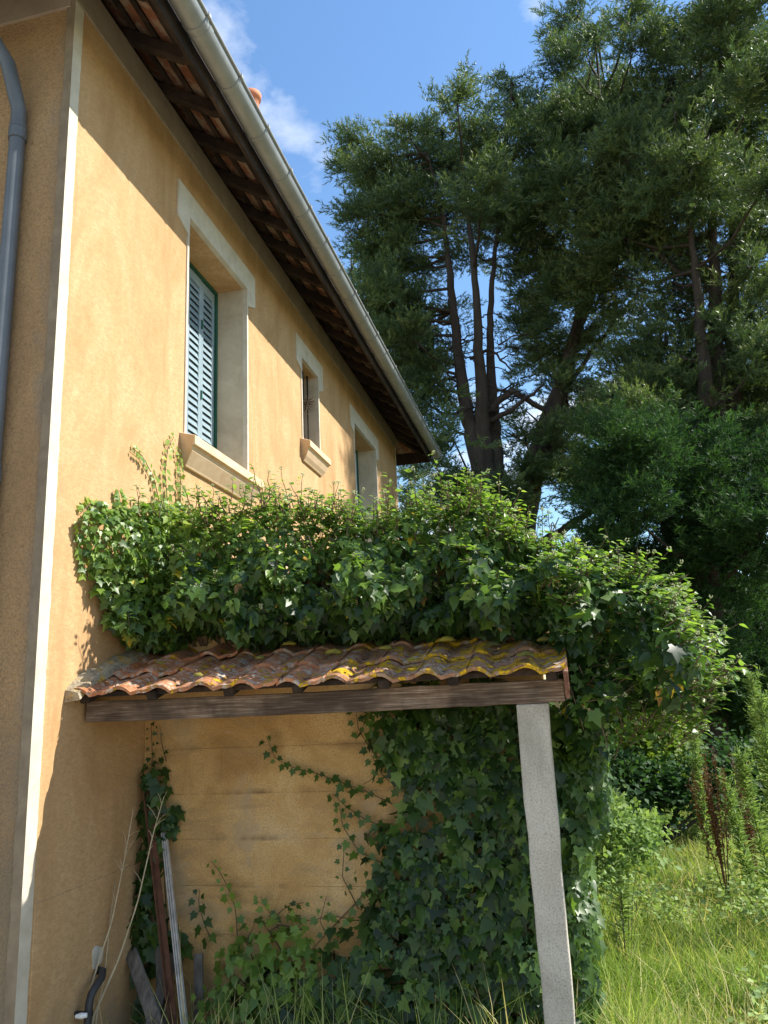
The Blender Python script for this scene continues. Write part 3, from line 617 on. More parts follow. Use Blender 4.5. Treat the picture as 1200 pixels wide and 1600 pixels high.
def vnoise(x, z, s, seed):
    r = np.random.default_rng(seed); o = 0
    for k in range(5): a = r.uniform(0, 6.28); o = o+math.sin(k+1)*0+np.sin((x*math.cos(a)+z*math.sin(a))*s*(1+.5*k)+r.uniform(0, 6.28))/(1+.4*k)
    return o/2.6
def shell_points(poly, n, yc, T, D, seed, inner=.35, lean=None, la=.35):
    r = np.random.default_rng(seed); P = np.array(poly); X = r.uniform(P[:, 0].min(), P[:, 0].max(), n*4); Z = r.uniform(P[:, 1].min(), P[:, 1].max(), n*4)
    ins, d, gx, gz = pip(X, Z, poly); X, Z, d, gx, gz = [a[ins][:n] for a in (X, Z, d, gx, gz)]
    s = np.clip(d/D, 0, 1); t = np.sqrt(1-(1-s)**2); lump = 1+la*vnoise(X, Z, 8, seed)+la*.5*vnoise(X, Z, 19, seed+2)
    u = r.random(len(X)); dep = np.where(u < .62, 1-np.abs(r.normal(0, .10, len(X))), r.uniform(-inner, 1, len(X)))
    Y = (yc(X) if callable(yc) else yc)-T*t*lump*dep*(1 if lean is None else np.clip(1.12-lean[2]*np.clip((Z-lean[0])/(lean[1]-lean[0]), 0, 1), .25, 1.2))
    nrm = np.column_stack([gx*(1-s), -(.35+s), gz*(1-s)]); return np.column_stack([X, Y, Z]), nrm, s, dep
def leaves(pos, nrm, size, tint, adult, r, tip=(0,0,-1), jit=.5, sunward=.55):
    k = len(pos); n = nrm/(np.linalg.norm(nrm, axis=1)[:, None]+1e-9)+SUN*sunward+np.array((0,-.1,.25))+r.normal(0, jit, (k, 3))
    t = np.array(tip)+r.normal(0, .45, (k, 3)); Mx = frames(n, t); return Mx
def ivy_thing(root, pos, nrm, size, tint, adult, r, nobj=300, keyf=None, jit=.5, sunward=.55, tip=(0,0,-1)):
    Mx = leaves(pos, nrm, size, tint, adult, r, tip, jit, sunward); key = keyf if keyf is not None else size
    big = np.argsort(-key)[:nobj]; isb = np.zeros(len(pos), bool); isb[big] = True; parts = []
    for tp, sel in ((OVA, adult), (LOB, ~adult)):
        m = sel & ~isb
        if m.any(): parts.append(scatter(tp[0], tp[1], Mx[m], pos[m], size[m], tint[m]))
    if parts: cloud_obj('foliage', parts, M['ivy'], root)
    for i in big:
        tp = OVA if adult[i] else LOB; q = int(np.clip(tint[i]*12, 0, 11)); kk = (bool(adult[i]), q)
        if kk not in LMESH: LMESH[kk] = fastmesh('leaf', tp[0], tp[1], np.full(len(tp[0]), (q+.5)/12)); LMESH[kk].materials.append(M['ivy'])
        o = bpy.data.objects.new('leaf', LMESH[kk]); COL.objects.link(o); o.parent = root
        A = np.eye(4); A[:3, :3] = Mx[i]*size[i]; A[:3, 3] = pos[i]-ORG[root]; o.matrix_local = Matrix(A.tolist())
LMESH = {}
def px_poly(pts, Y): return [tuple(at(x, y, Y)[[0, 2]]) for x, y in pts]
def sprigs(bases, dirs, lens, r, umb=.5, lsize=.050):
    st = MB(); um = []; P, Nn, S, Tn = [], [], [], []
    for b, d, ln in zip(bases, dirs, lens):
        d = d/np.linalg.norm(d); c = [b+d*ln*t+np.array((0,0,-.18*ln*(t*t)*(1-abs(d[2]))))+r.normal(0, .006, 3)*t for t in np.linspace(0, 1, 5)]
        st.tube(c, np.linspace(.0035, .0015, 5), 4, False); nl = r.integers(5, 10); c = np.array(c)
        for k in range(nl):
            t = .25+.75*(k+.5)/nl; q = np.array([np.interp(t, np.linspace(0, 1, 5), c[:, j]) for j in range(3)]); a = r.uniform(0, 6.28)
            o = np.array((math.cos(a), math.sin(a), .15)); P.append(q+o*.012); Nn.append(np.array((-o[0]*.15, -.25-o[1]*.15, 1.0))); S.append(lsize*r.uniform(.6, 1.15)*(1.1-.35*t)); Tn.append((o+np.array((0,0,-.25)), t))
        if r.random() < umb: um.append(c[-1])
    return st, um, np.array(P), np.array(Nn), np.array(S), Tn
def umbels(root, um, r):
    if not um: return
    mb = MB()
    for c in um:
        R = r.uniform(.007, .011)
        for k in range(11):
            d = r.normal(size=3); d /= np.linalg.norm(d); e = c+np.array((0,0,R*.8))+d*R; s = .0042
            mb.add([e+s*np.array(v) for v in ((1,0,0),(-1,0,0),(0,1,0),(0,-1,0),(0,0,1),(0,0,-1))], [(0,2,4),(2,1,4),(1,3,4),(3,0,4),(2,0,5),(1,2,5),(3,1,5),(0,3,5)])
    build('flower_heads', mb, M['umbel'], root, kind='stuff')
def onwall(x, y, xw):
    d = (x-600)/FPX*CA-(y-800)/FPX*CB+CF; return EYE+d*((xw-EYE[0])/d[0])
def ivy_top():
    r = np.random.default_rng(21); root = empty('ivy', (1.6, 4.25, 0), 'huge glossy ivy bush spilling over the wall top above the tiled canopy', 'ivy')
    YP = 4.12
    out = [(128,850),(122,810),(150,785),(190,800),(235,790),(300,775),(340,790),(400,772),(450,785),(500,780),(560,800),(610,800),(645,772),(700,775),(745,765),(790,795),(830,835),(870,862),(920,868),(970,885),(1020,905),(1050,938),(1072,975),(1092,1010),(1095,1045),(1072,1085),(1050,1100),(1000,1105),(960,1125),(930,1180),(890,1190),(880,1100),(885,1030),(830,1012),(760,1003),(690,1000),(600,1000),(520,1000),(440,1002),(380,1012),(340,985),(290,985),(255,1015),(215,1022),(180,985),(150,930)]
    poly = px_poly(out, YP); pos, nrm, s, dep = shell_points(poly, 15500, lambda x: 4.36-.12*np.clip((x-2.3)/.6, 0, 1), .56, .26, 4, lean=(2.3, 2.95, .80), la=.60)
    ok = pos[:, 0] > .02; pos, nrm, s, dep = pos[ok], nrm[ok], s[ok], dep[ok]
    bt = at(600, 1000, YP)[2]; pos[:, 1] += np.clip((2.45-pos[:, 2])/.3, 0, 1)*.12*(pos[:, 0] < 2.45)
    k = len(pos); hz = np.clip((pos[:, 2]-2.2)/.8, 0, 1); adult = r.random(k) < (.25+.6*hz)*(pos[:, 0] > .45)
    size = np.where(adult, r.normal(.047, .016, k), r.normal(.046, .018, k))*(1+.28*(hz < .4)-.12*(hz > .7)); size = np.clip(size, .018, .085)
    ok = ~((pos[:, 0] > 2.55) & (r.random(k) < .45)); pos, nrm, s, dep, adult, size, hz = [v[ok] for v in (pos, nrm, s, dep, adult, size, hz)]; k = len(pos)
    tint = np.clip(.30+.40*hz+r.normal(0, .19, k)+.22*np.exp(-(pos[:, 0]/.4)**2), 0, .93); tint[r.random(k) < .003] = .97; tint[r.random(k) < .006] = 1.0  # tint rises upward and leftward: younger leaves, plus sunlit top put into colour
    # upright flowering sprigs along the top, on the crest and on the right shoulder
    nb = 620; bi = r.integers(0, len(out)-1, 4000); B, D, Ln = [], [], []
    P2 = np.array(poly)
    while len(B) < nb:
        i = r.integers(1, 28); t = r.random(); p = P2[i]*(1-t)+P2[i+1]*t; ins = r.uniform(.0, .22)
        y = 4.28-r.uniform(-.25, .36); z = p[1]-ins*r.random()-.04
        if p[0] < .5 and r.random() < .7: continue
        B.append(np.array((p[0]+r.normal(0, .03), y, z))); out_x = .8*np.clip((p[0]-2.3)/.8, 0, 1)
        D.append(np.array((r.normal(out_x, .28), r.normal(-.25, .3), 1.0-.75*np.clip((p[0]-2.7)/.6, 0, 1)))); Ln.append(r.uniform(.07, .17)*(1.6 if r.random() < .15 else 1))
    for q in range(520):                              # sprigs leaning out of the front, looser on the right shoulder
        j = r.integers(0, k)
        if q > 240:
            while pos[j][0] < 2.35: j = r.integers(0, k)
        right = float(np.clip((pos[j][0]-2.3)/.5, 0, 1)); B.append(pos[j]); D.append(np.array((r.normal(.2+.7*right, .4), -.8+.3*right, r.uniform(.1, .9)))); Ln.append(r.uniform(.06, .14)*(1+.2*right))
    st, um, p3, n3, s3, t3 = sprigs(B, D, Ln, r)
    mN = n3+SUN*.5+r.normal(0, .35, n3.shape); Mx3 = frames(mN, np.array([t[0] for t in t3])); tn3 = np.clip(.58+r.normal(0, .13, len(p3))+.15*np.array([t[1] for t in t3]), 0, .92)
    tn3[r.random(len(p3)) < .004] = .97
    cloud_obj('sprig_leaves', [scatter(OVA[0], OVA[1], Mx3, p3, s3, tn3)], M['ivy'], root); umbels(root, um, r)
    # woody stems
    for q in range(60):
        x = r.uniform(.15, 2.6); c = [np.array((x, 4.34, 2.25)), np.array((x+r.normal(0, .1), 4.2, 2.5)), np.array((x+r.normal(0, .2), 4.0+r.uniform(0, .3), 2.8))]; st.tube(c, [.008,.006,.003], 5, False)
    build('stems', st, M['ivystem'], root, kind='stuff')
    # the part that clings to the house wall
    wo = [(128,850),(120,812),(150,783),(195,790),(240,782),(290,790),(300,880),(290,990),(255,1018),(215,1026),(190,1000),(165,960),(145,920)]
    wp = [onwall(x, y, .03)[[1, 2]] for x, y in wo]; r4 = np.random.default_rng(77); P4 = np.array(wp); n4 = 3600
    a4, b4 = r4.uniform(P4[:, 0].min(), P4[:, 0].max(), n4), r4.uniform(P4[:, 1].min(), P4[:, 1].max(), n4); i4, d4, g4, h4 = pip(a4, b4, [tuple(v) for v in wp]); a4, b4, d4, g4, h4 = [v[i4] for v in (a4, b4, d4, g4, h4)]
    s4 = np.clip(d4/.25, 0, 1); x4 = .015+(.05+.22*s4)*r4.random(len(a4))**.6; p4 = np.column_stack([x4, a4, b4]); k4 = len(a4)
    pos = np.vstack([pos, p4]); nrm = np.vstack([nrm, np.column_stack([np.full(k4, .8), g4*(1-s4)-.25, h4*(1-s4)])]); size = np.concatenate([size, np.clip(r4.normal(.042, .010, k4), .018, .07)]); tint = np.concatenate([tint, np.clip(.66+r4.normal(0, .16, k4), 0, .93)])
    adult = np.concatenate([adult, np.zeros(k4, bool)]); dep = np.concatenate([dep, x4*4]); s = np.concatenate([s, s4])
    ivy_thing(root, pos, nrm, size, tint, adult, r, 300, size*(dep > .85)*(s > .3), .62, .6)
    # climbing shoots on the house wall and hanging shoots past the canopy end
    sh = [([(262,790),(258,740),(262,700),(272,682)], .02, 'up'), ([(250,790),(240,745),(222,712),(207,700)], .02, 'up'), ([(282,790),(282,740),(278,700)], .02, 'up'), ([(190,800),(186,775),(184,765)], .02, 'up'),([(135,900),(126,850),(122,815)], .02, 'up'),([(160,800),(140,788),(128,800)], .02, 'up')]
    hang = [([(905,1040),(925,1090),(945,1150),(950,1170)], 3.85), ([(885,1055),(900,1100),(912,1140)], 3.80), ([(940,1060),(965,1110),(975,1140)], 3.9), ([(1000,1080),(1010,1120)], 4.0)]
    V = MB(); parts = []
    def runner(C, n, sz, tt, nr, two=True):
        C = np.array(C); ts = np.linspace(0, len(C)-1, n); Q = np.array([np.interp(ts, range(len(C)), C[:, j]) for j in range(3)]).T; V.tube(Q, np.linspace(.004, .0018, n), 4, False)
        d = np.gradient(Q, axis=0); d /= np.linalg.norm(d, axis=1)[:, None]; nn = np.tile(np.array(nr, float), (n, 1)); sd = np.cross(nn, d)*np.where(np.arange(n) % 2, 1, -1)[:, None]
        p = Q+sd*.012+nn*.01*r.random((n, 1)); tp = sd+np.array((0,0,-.5))+r.normal(0, .25, (n, 3)); parts.append(scatter(LOB[0], LOB[1], frames(nn+r.normal(0, .35, (n, 3))+SUN*.3, tp), p, sz*r.uniform(.65, 1.2, n)*np.linspace(1.1, .6, n), np.clip(tt+r.normal(0, .1, n), 0, .93)))
    for pts, xw, _ in sh: runner([onwall(x, y, xw) for x, y in pts], 22, .056, .84, (1, -.2, .1))
    for pts, Y in hang: runner([at(x, y, Y) for x, y in pts], 13, .052, .58, (.2, -1, .2))
    cloud_obj('runner_leaves', parts, M['ivy'], root); build('runners', V, M['ivystem'], root, kind='stuff')
    return runner
ivy_top()
def ivy_patch(label, out, YP, n, T, D, seed, sz, tbase, yb, nobj=300, name='ivy', runners=(), tspread=.12, edge_keep=.35):
    r = np.random.default_rng(seed); poly = px_poly(out, YP); c = np.array(poly).mean(0); root = empty(name, (c[0], yb, 0), label, 'ivy')
    pos, nrm, s, dep = shell_points(poly, n, yb, T, D, seed); k = len(pos)
    dens = vnoise(pos[:, 0], pos[:, 2], 7, seed+1)+.5*vnoise(pos[:, 0], pos[:, 2], 17, seed+5); keep = r.random(k) < np.clip(edge_keep+1.5*(s-.3)+.9*dens, .0, 1); pos, nrm, s, dep = pos[keep], nrm[keep], s[keep], dep[keep]; k = len(pos)
    size = np.clip(r.normal(sz, sz*.36, k), sz*.4, sz*1.8); tint = np.clip(tbase+r.normal(0, tspread, k), 0, .93); adult = r.random(k) < .1
    V = MB(); parts = []
    for pts, Y, n_, sz2, tt in runners:
        C = np.array([at(x, y, Y) for x, y in pts]); ts = np.linspace(0, len(C)-1, n_); Q = np.array([np.interp(ts, range(len(C)), C[:, j]) for j in range(3)]).T; V.tube(Q, np.linspace(.0035, .0016, n_), 4, False)
        sd = np.column_stack([np.where(np.arange(n_) % 2, 1., -1.), np.full(n_, -.1), np.full(n_, .1)]); p = Q+sd*sz2*.4+np.array((0,-.012,0))
        parts.append(scatter(LOB[0], LOB[1], frames(np.array((0,-1.,.25))+r.normal(0, .35, (n_, 3)), sd*.5+np.array((0,0,-.6))+r.normal(0, .3, (n_, 3))), p, sz2*r.uniform(.6, 1.2, n_)*np.linspace(1.1, .65, n_), np.clip(tt+r.normal(0, .08, n_), 0, .93)))
    for q in range(14):
        i, j = r.integers(0, k, 2); a, b = pos[i].copy(), pos[j].copy(); a[1] = b[1] = yb-.01; V.tube([a, (a+b)/2+r.normal(0, .04, 3)*(1,0,1), b], [.004,.004,.002], 4, False)
    build('runners', V, M['ivystem'], root, kind='stuff')
    if parts: cloud_obj('runner_leaves', parts, M['ivy'], root)
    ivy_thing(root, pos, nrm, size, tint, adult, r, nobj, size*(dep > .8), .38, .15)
    return root
ivy_patch('dark ivy curtain covering the block wall behind the concrete post', [(575,1108),(560,1070),(700,1050),(880,1040),(900,1250),(905,1640),(440,1640),(380,1600),(350,1560),(420,1495),(490,1465),(545,1425),(570,1400),(550,1360),(575,1330),(570,1290),(615,1262),(590,1230),(556,1225),(585,1190),(565,1150)], YB, 5400, .17, .26, 31, .062, .34, YB, 300, tspread=.2, edge_keep=.5, runners=[
    ([(640,1270),(580,1240),(540,1225),(500,1210),(460,1200),(430,1185),(416,1150)], YB-.03, 26, .06, .42), ([(620,1300),(570,1280),(540,1260),(520,1240)], YB-.03, 14, .06, .40), ([(560,1420),(535,1370),(538,1320)], YB-.03, 9, .045, .4), ([(600,1350),(560,1330),(535,1290),(530,1255)], YB-.03, 14, .055, .5), ([(620,1200),(585,1180),(560,1140),(556,1112)], YB-.03, 11, .055, .4), ([(600,1420),(560,1440),(520,1430),(480,1440),(450,1425)], YB-.04, 14, .055, .6), ([(520,1480),(500,1440),(510,1400)], YB-.04, 9, .05, .62), ([(650,1250),(600,1215),(580,1180)], YB-.04, 10, .055, .45)])
ivy_patch('ivy skirt spreading to the right of the post down to the grass', [(845,1090),(960,1120),(950,1200),(962,1280),(930,1340),(922,1400),(945,1440),(940,1520),(935,1600),(930,1650),(870,1650),(860,1400)], 4.45, 4200, .34, .14, 33, .052, .46, 4.66, 200, edge_keep=.8)
ivy_patch('narrow ivy column climbing the inside corner beside the rusty rail', [(228,1200),(245,1170),(262,1190),(275,1240),(290,1270),(285,1320),(262,1330),(250,1390),(265,1440),(300,1480),(285,1500),(240,1520),(235,1640),(190,1640),(205,1480),(215,1400),(225,1330),(222,1260)], YB, 620, .10, .12, 35, .058, .34, YB, 120, edge_keep=.7, runners=[([(236,1230),(238,1180),(236,1130)], YB-.03, 14, .04, .25), ([(260,1190),(252,1160),(250,1135)], YB-.03, 5, .03, .25), ([(285,1480),(270,1440),(262,1400)], YB-.06, 8, .05, .3)])
ivy_patch('young bright green ivy sprouting low against the block wall', [(300,1640),(305,1560),(330,1500),(350,1450),(400,1430),(450,1420),(500,1450),(520,1520),(520,1640)], YB, 460, .16, .2, 37, .056, .72, YB-.03, 150, edge_keep=.7, tspread=.10, runners=[([(372,1480),(368,1420),(358,1390),(345,1365),(330,1345)], YB-.04, 16, .055, .70), ([(330,1470),(318,1440),(310,1410),(312,1390)], YB-.04, 9, .062, .32), ([(440,1460),(425,1430),(410,1410),(408,1400)], YB-.05, 9, .05, .68), ([(420,1440),(450,1415),(475,1410)], YB-.04, 8, .045, .35), ([(395,1500),(385,1470),(400,1440)], YB-.07, 8, .06, .72), ([(310,1620),(300,1570),(330,1540)], YB-.2, 9, .075, .78)])

# ------------------------------------------------------------ trees
def bough_template(seed, needle=.115, wd=.0145, nt=14, per=15):
    r = np.random.default_rng(seed); V, F, A = [], [], []
    def tri(a, b, c, t): i = len(V); V.extend([a, b, c]); F.append((i, i+1, i+2)); A.extend(t)
    for k in range(nt):
        s = (k+.5)/nt; p = np.array((r.normal(0, .03), s*.95, -.10*s*s+r.normal(0, .03))); side = 1 if k % 2 else -1
        d = np.array((side*r.uniform(.4, 1.0), .55, r.uniform(-.1, .95))); d /= np.linalg.norm(d); ln = .40*(1-.45*s)*r.uniform(.7, 1.2)
        if k == nt-1: d = np.array((0, .9, .45)); ln = .3
        for j in range(per):
            q = p+d*ln*(j/(per-1)); a = r.uniform(0, 6.28); o = np.cross(d, (0, 0, 1)); o /= np.linalg.norm(o); e = d*.75+.65*(math.cos(a)*o+math.sin(a)*np.cross(o, d)); e /= np.linalg.norm(e)
            wv = np.cross(e, r.normal(size=3)); wv /= np.linalg.norm(wv); nl = needle*r.uniform(.8, 1.4); t = .22*(j/(per-1))**1.5
            tri(q-wv*wd, q+wv*wd, q+e*nl, (t, t, t+.10))  # tips lighter: new growth, and sunlit highlights put into the tint
    return np.array(V), np.array(F), np.array(A)
BOUGH = [bough_template(s) for s in (1, 2, 3, 4)]
def broad_template(seed, nl=34):
    r = np.random.default_rng(seed); V, F, A = [], [], []
    for k in range(nl):
        p = r.normal(0, .26, 3)*np.array((1, 1, .6)); n = np.array((0, 0, 1.))+r.normal(0, .5, 3); M_ = frames(n[None], (r.normal(size=3)+p*2)[None])[0]; s = r.uniform(.10, .18); i = len(V)
        for v in ((0,0,0),(.36,.45,.05),(0,1,-.1),(-.36,.45,.05)): V.append(p+M_@(np.array(v)*s))
        F += [(i, i+1, i+2), (i, i+2, i+3)]; A += [r.uniform(-.08, .12)]*4
    return np.array(V), np.array(F), np.array(A)
BROAD = [broad_template(s) for s in (5, 6, 7)]
def tree(name, label, Y, stems, blobs, foliage, seed, dens=30, blen=(.4, .95), tbase=.42, extra=(), base_z=0., group=None, barkm='bark', matn=None, depth=1.0):
    r = np.random.default_rng(seed); S = []
    for pts, r0, r1 in stems:
        P = np.array([at(x, y, Y+dy) for x, y, dy in pts]); ts = np.linspace(0, len(P)-1, 6*len(P)); C = np.array([np.interp(ts, range(len(P)), P[:, j]) for j in range(3)]).T; C[1:-1] += r.normal(0, .012, C[1:-1].shape); S.append((C, r0, r1))
    b = S[0][0][0].copy(); root = empty(name, (b[0], b[1], base_z), label, 'tree', group)
    lo = S[0][0][0]
    if lo[2] > .3: S[0] = (np.vstack([np.array((lo[0], lo[1], -.1)), lo*(1,1,.5), S[0][0]]), S[0][1], S[0][2])
    for C, r0, r1 in S: build('trunk', MB().tube(C, np.linspace(r0, r1, len(C))*(.42+.45*np.linspace(1, 0, len(C))**2.0), 9), M[barkm], root, smooth=True)
    allp = np.concatenate([C for C, _, _ in S]); br = MB(); T = BOUGH if foliage == 'needle' else BROAD; pos, nn, tt, sc, tn = [], [], [], [], []
    for bl in blobs:
        px, py, rp = bl[:3]; dy = bl[3] if len(bl) > 3 else r.normal(0, 1.1)*depth; dm = bl[4] if len(bl) > 4 else 1.0
        c = at(px, py, Y+dy); R = rp*.93*(Y+dy)/FPX; n = max(3, int(dens*R*R*dm))
        j = np.argmin(((allp-(c-np.array((0,0,.5*R+.3))))**2).sum(1)); s = allp[j]; mid = (s+c)/2+np.array((0,0,-.12*np.linalg.norm(c-s))); br.tube([s, mid, c], [.045, .032, .015], 5, False)
        ax = s
        for k in range(n):
            u = r.normal(size=3); u /= np.linalg.norm(u); p = c+u*R*(r.random()**.45)*np.array((1,1,.95)); h = p-s; h[2] *= .3; h = h/(np.linalg.norm(h)+1e-6)+.7*np.array((u[0],u[1],0))+r.normal(0, .3, 3)*np.array((1,1,.4)); h[2] += r.uniform(-.1, 1.2)
            pos.append(p); tt.append(h); nn.append(np.array((0,0,1.))+r.normal(0, .5, 3)); sc.append(r.uniform(*blen)); tn.append(tbase+r.normal(0, .10))
            if r.random() < .22: br.tube([c+(p-c)*.1, (p+c)/2+r.normal(0, .06, 3), p], [.018,.012,.006], 4, False)
    for pts, r0 in extra:
        P = np.array([at(x, y, Y+dy) for x, y, dy in pts]); ts = np.linspace(0, len(P)-1, 4*len(P)); C = np.array([np.interp(ts, range(len(P)), P[:, j]) for j in range(3)]).T; C[1:-1] += r.normal(0, .02, C[1:-1].shape); br.tube(C, np.linspace(r0, r0*.35, len(C)), 6, False)
    build('branches', br, M[barkm], root, kind='stuff', smooth=True)
    pos, nn, tt, sc, tn = map(np.array, (pos, nn, tt, sc, tn)); Mx = frames(nn, tt); wh = r.integers(0, len(T), len(pos))
    cloud_obj('crown', [scatter(T[i][0], T[i][1], Mx[wh == i], pos[wh == i], sc[wh == i], tn[wh == i], T[i][2]) for i in range(len(T)) if (wh == i).any()], M[matn or ('needle' if foliage == 'needle' else 'broad')], root)
    return root
def dead(seed, n, x0, x1, y0, y1):
    r = np.random.default_rng(seed); o = []
    for k in range(n):
        x, y = r.uniform(x0, x1), r.uniform(y0, y1); a = r.uniform(-1, 1); l = r.uniform(25, 70); o.append(([(x, y, r.normal(0, .5)), (x+l*.5, y-l*.2*a-8, 0), (x+l, y-l*.5*a-5, r.normal(0, .5))], .022))
    return o
tree('conifer', 'tall many-stemmed dark conifer rising just beyond the end of the gutter', 17.5,
  [([(775,960,0),(775,860,0),(765,780,0),(748,720,0),(728,640,0),(714,540,.2),(702,420,.3),(690,320,.3),(668,240,0)], .62, .06), ([(772,800,0),(757,720,0),(752,620,-.2),(746,500,-.3),(737,380,-.2),(722,260,0),(714,140,0)], .36, .03), ([(778,790,.2),(774,700,.3),(768,600,.4),(766,500,.4),(775,380,.4),(790,260,.3),(800,130,0)], .28, .03)],
  [(568,222,30),(560,262,26),(592,262,36),(600,320,46),(575,330,26),(640,215,30),(638,260,48),(650,330,54),(622,385,44),(600,420,30),(690,205,36),(715,165,30),(716,132,14),(700,262,54),(742,235,42),(700,330,56),(752,310,48),(770,250,36),(660,410,44),(640,470,40,0,.6),(632,520,36),(665,545,40),(690,575,28),(700,470,30,1,.4),(745,400,40,1,.5),(790,350,46,.5),(800,130,26),(795,175,34),(830,180,28),(812,235,44),(836,290,40),(700,620,26,0,.7),(690,655,26,0,.7),(710,690,24),(735,640,22,1,.5),(800,600,24,1,.4),(720,780,40,-1),(760,790,40,-1),(690,720,26,-.6),(650,500,30,1,.4),(585,370,24),(608,470,26),(590,440,32,0,.7),(620,450,38,-.5,.6),(650,485,38,.5,.6),(610,500,28,0,.6),(640,545,36,-.4,.7),(675,500,34,.6,.7),(700,545,30,1,.6),(670,590,28,0),(640,590,22,.5),(655,625,22,.2,.7),(690,610,26,-.3,.7)],
  'needle', 51, 170, tbase=.50, extra=[([(762,640,0),(800,610,0),(850,640,.2),(880,665,.4)], .10), ([(760,660,0),(800,640,-.3),(850,600,-.5)], .08), ([(735,560,0),(770,545,0),(800,580,0)], .05)]+dead(1, 26, 700, 800, 480, 680))
tree('conifer', 'ivy-clad leaning conifer with a dark crown behind the many-stemmed one', 18.6,
  [([(800,960,0),(812,830,0),(830,740,0),(856,660,0),(885,580,0),(908,490,0),(922,390,0),(930,280,0),(936,150,0),(930,40,0)], .58, .05), ([(836,750,.3),(866,700,.6),(884,640,.8),(892,560,.9)], .22, .06), ([(905,500,0),(950,400,.3),(975,260,.3),(990,60,0)], .2, .03)],
  [(902,30,32),(915,85,34),(875,62,12),(890,110,26),(905,150,42),(945,130,30),(985,30,30),(990,80,32),(960,170,40),(880,215,44),(925,225,50),(865,290,52),(920,310,58),(850,365,54),(905,400,56),(960,350,48),(850,440,46),(900,470,50),(845,505,40),(900,540,40),(880,600,34,0,.7),(835,560,26,.5,.6),(900,640,40),(870,690,36),(820,690,26,.3,.7),(845,740,36),(800,780,36,-.5),(900,740,44,.5),(955,430,36,1,.5),(930,500,30,1,.6),(820,640,22,1,.4),(870,560,30),(812,320,34,1)],
  'needle', 52, 195, tbase=.47, extra=[([(890,600,0),(930,540,0),(985,470,0),(1010,440,0)], .06), ([(845,850,0),(885,822,-.3),(930,797,-.5),(950,785,-.6)], .13), ([(920,770,-.4),(915,740,-.4),(925,700,-.5)], .06)]+dead(2, 20, 800, 930, 520, 680))
tree('conifer', 'broad tall conifer filling the upper right corner of the picture', 16.2,
  [([(1125,1000,0),(1120,800,0),(1118,600,0),(1118,460,0),(1112,330,0),(1100,180,0),(1090,20,0)], .5, .05), ([(1140,700,.5),(1148,520,.5),(1146,380,.5),(1150,200,.3),(1150,20,0)], .3, .04), ([(1105,640,-.5),(1090,450,-.5),(1070,300,-.4),(1050,150,0)], .2, .03)],
  [(1060,60,34),(1100,25,44),(1150,20,46),(1190,70,44),(1130,100,54),(1070,130,52),(1180,150,50),(1020,160,40),(1110,190,62),(1040,220,60),(1170,230,56),(990,230,44),(1000,300,60),(1070,290,66),(1140,300,62),(1195,290,46),(970,370,52),(1030,370,56),(1100,370,50,0,.7),(1180,370,50),(960,430,34,.5,.7),(1050,440,40,0,.45),(1150,430,44,.5,.5),(1190,460,46,0,.7),(1070,490,40,.5,.5),(1130,520,50,0,.7),(1040,540,44,0,.7),(1190,560,54),(1090,590,56),(1040,620,54),(1150,640,66),(1010,660,46),(1195,700,60),(960,650,26,.5,.6),(1090,430,40,1.2,.6),(1160,500,44,1,.7),(1010,560,36,.6,.7),(1000,490,30,.8,.5),(1060,660,56,.4),(1110,700,60,.4),(1170,600,50,.6),(990,620,36,.3)],
  'needle', 53, 215, tbase=.50, extra=[([(1118,430,0),(1080,400,0),(1040,395,0)], .05), ([(1020,390,0),(1060,425,0),(1100,440,0),(1118,470,0)], .07)]+dead(3, 24, 1020, 1190, 380, 520))
tree('evergreen_tree', 'dense dark evergreen with foliage hanging to the ground at the right edge', 14.0,
  [([(1120,1230,0),(1118,1000,0),(1115,850,0),(1110,700,0)], .3, .08), ([(1060,1230,.5),(1050,950,.5),(1030,760,.5)], .2, .05)],
  [(960,700,44),(1010,730,56),(1070,700,64),(1130,720,66),(1185,760,60),(950,760,40),(990,810,58),(1050,790,66),(1110,810,70),(1180,840,70),(970,860,44),(1030,880,66),(1100,890,70),(1170,920,74),(985,930,54),(1060,960,70),(1130,980,76),(1195,1010,66),(1010,1010,60),(1080,1040,72),(1160,1070,74),(1000,1080,50,.5),(1090,1110,56,.5),(1195,1120,56),(970,1000,44,1)],
  'needle', 54, 190, (.4, .85), .36, matn='broad')
tree('background_tree', 'small dark tree peeking out over the gutter left of the conifers', 24.0, [([(560,700,0),(556,560,0),(552,450,0),(548,390,0)], .2, .04)],
  [(556,395,20),(545,420,22),(570,440,26),(560,480,30),(590,470,26),(580,520,30)], 'needle', 55, 80)
tree('background_tree', 'low dark tree showing under the far end of the eave', 21.0, [([(650,960,0),(648,850,0),(645,760,0)], .2, .05)],
  [(640,745,24),(665,760,26),(690,770,26),(640,790,30),(675,800,34),(720,790,30),(655,830,40)], 'needle', 56, 90)
tree('conifer', 'tall conifer just outside the picture that dapples the far end of the house wall', 12.6, [([(1390,1230,0),(1385,800,0),(1375,400,0),(1350,100,0),(1340,-160,0)], .35, .04)],
  [(1340,-60,40,-.4),(1330,0,36,-.6),(1345,70,40,-.5),(1400,20,40,0),(1380,-120,44,0),(1390,110,44,0),(1360,160,40,-.3),(1340,130,30,-.8)], 'needle', 58, 120)
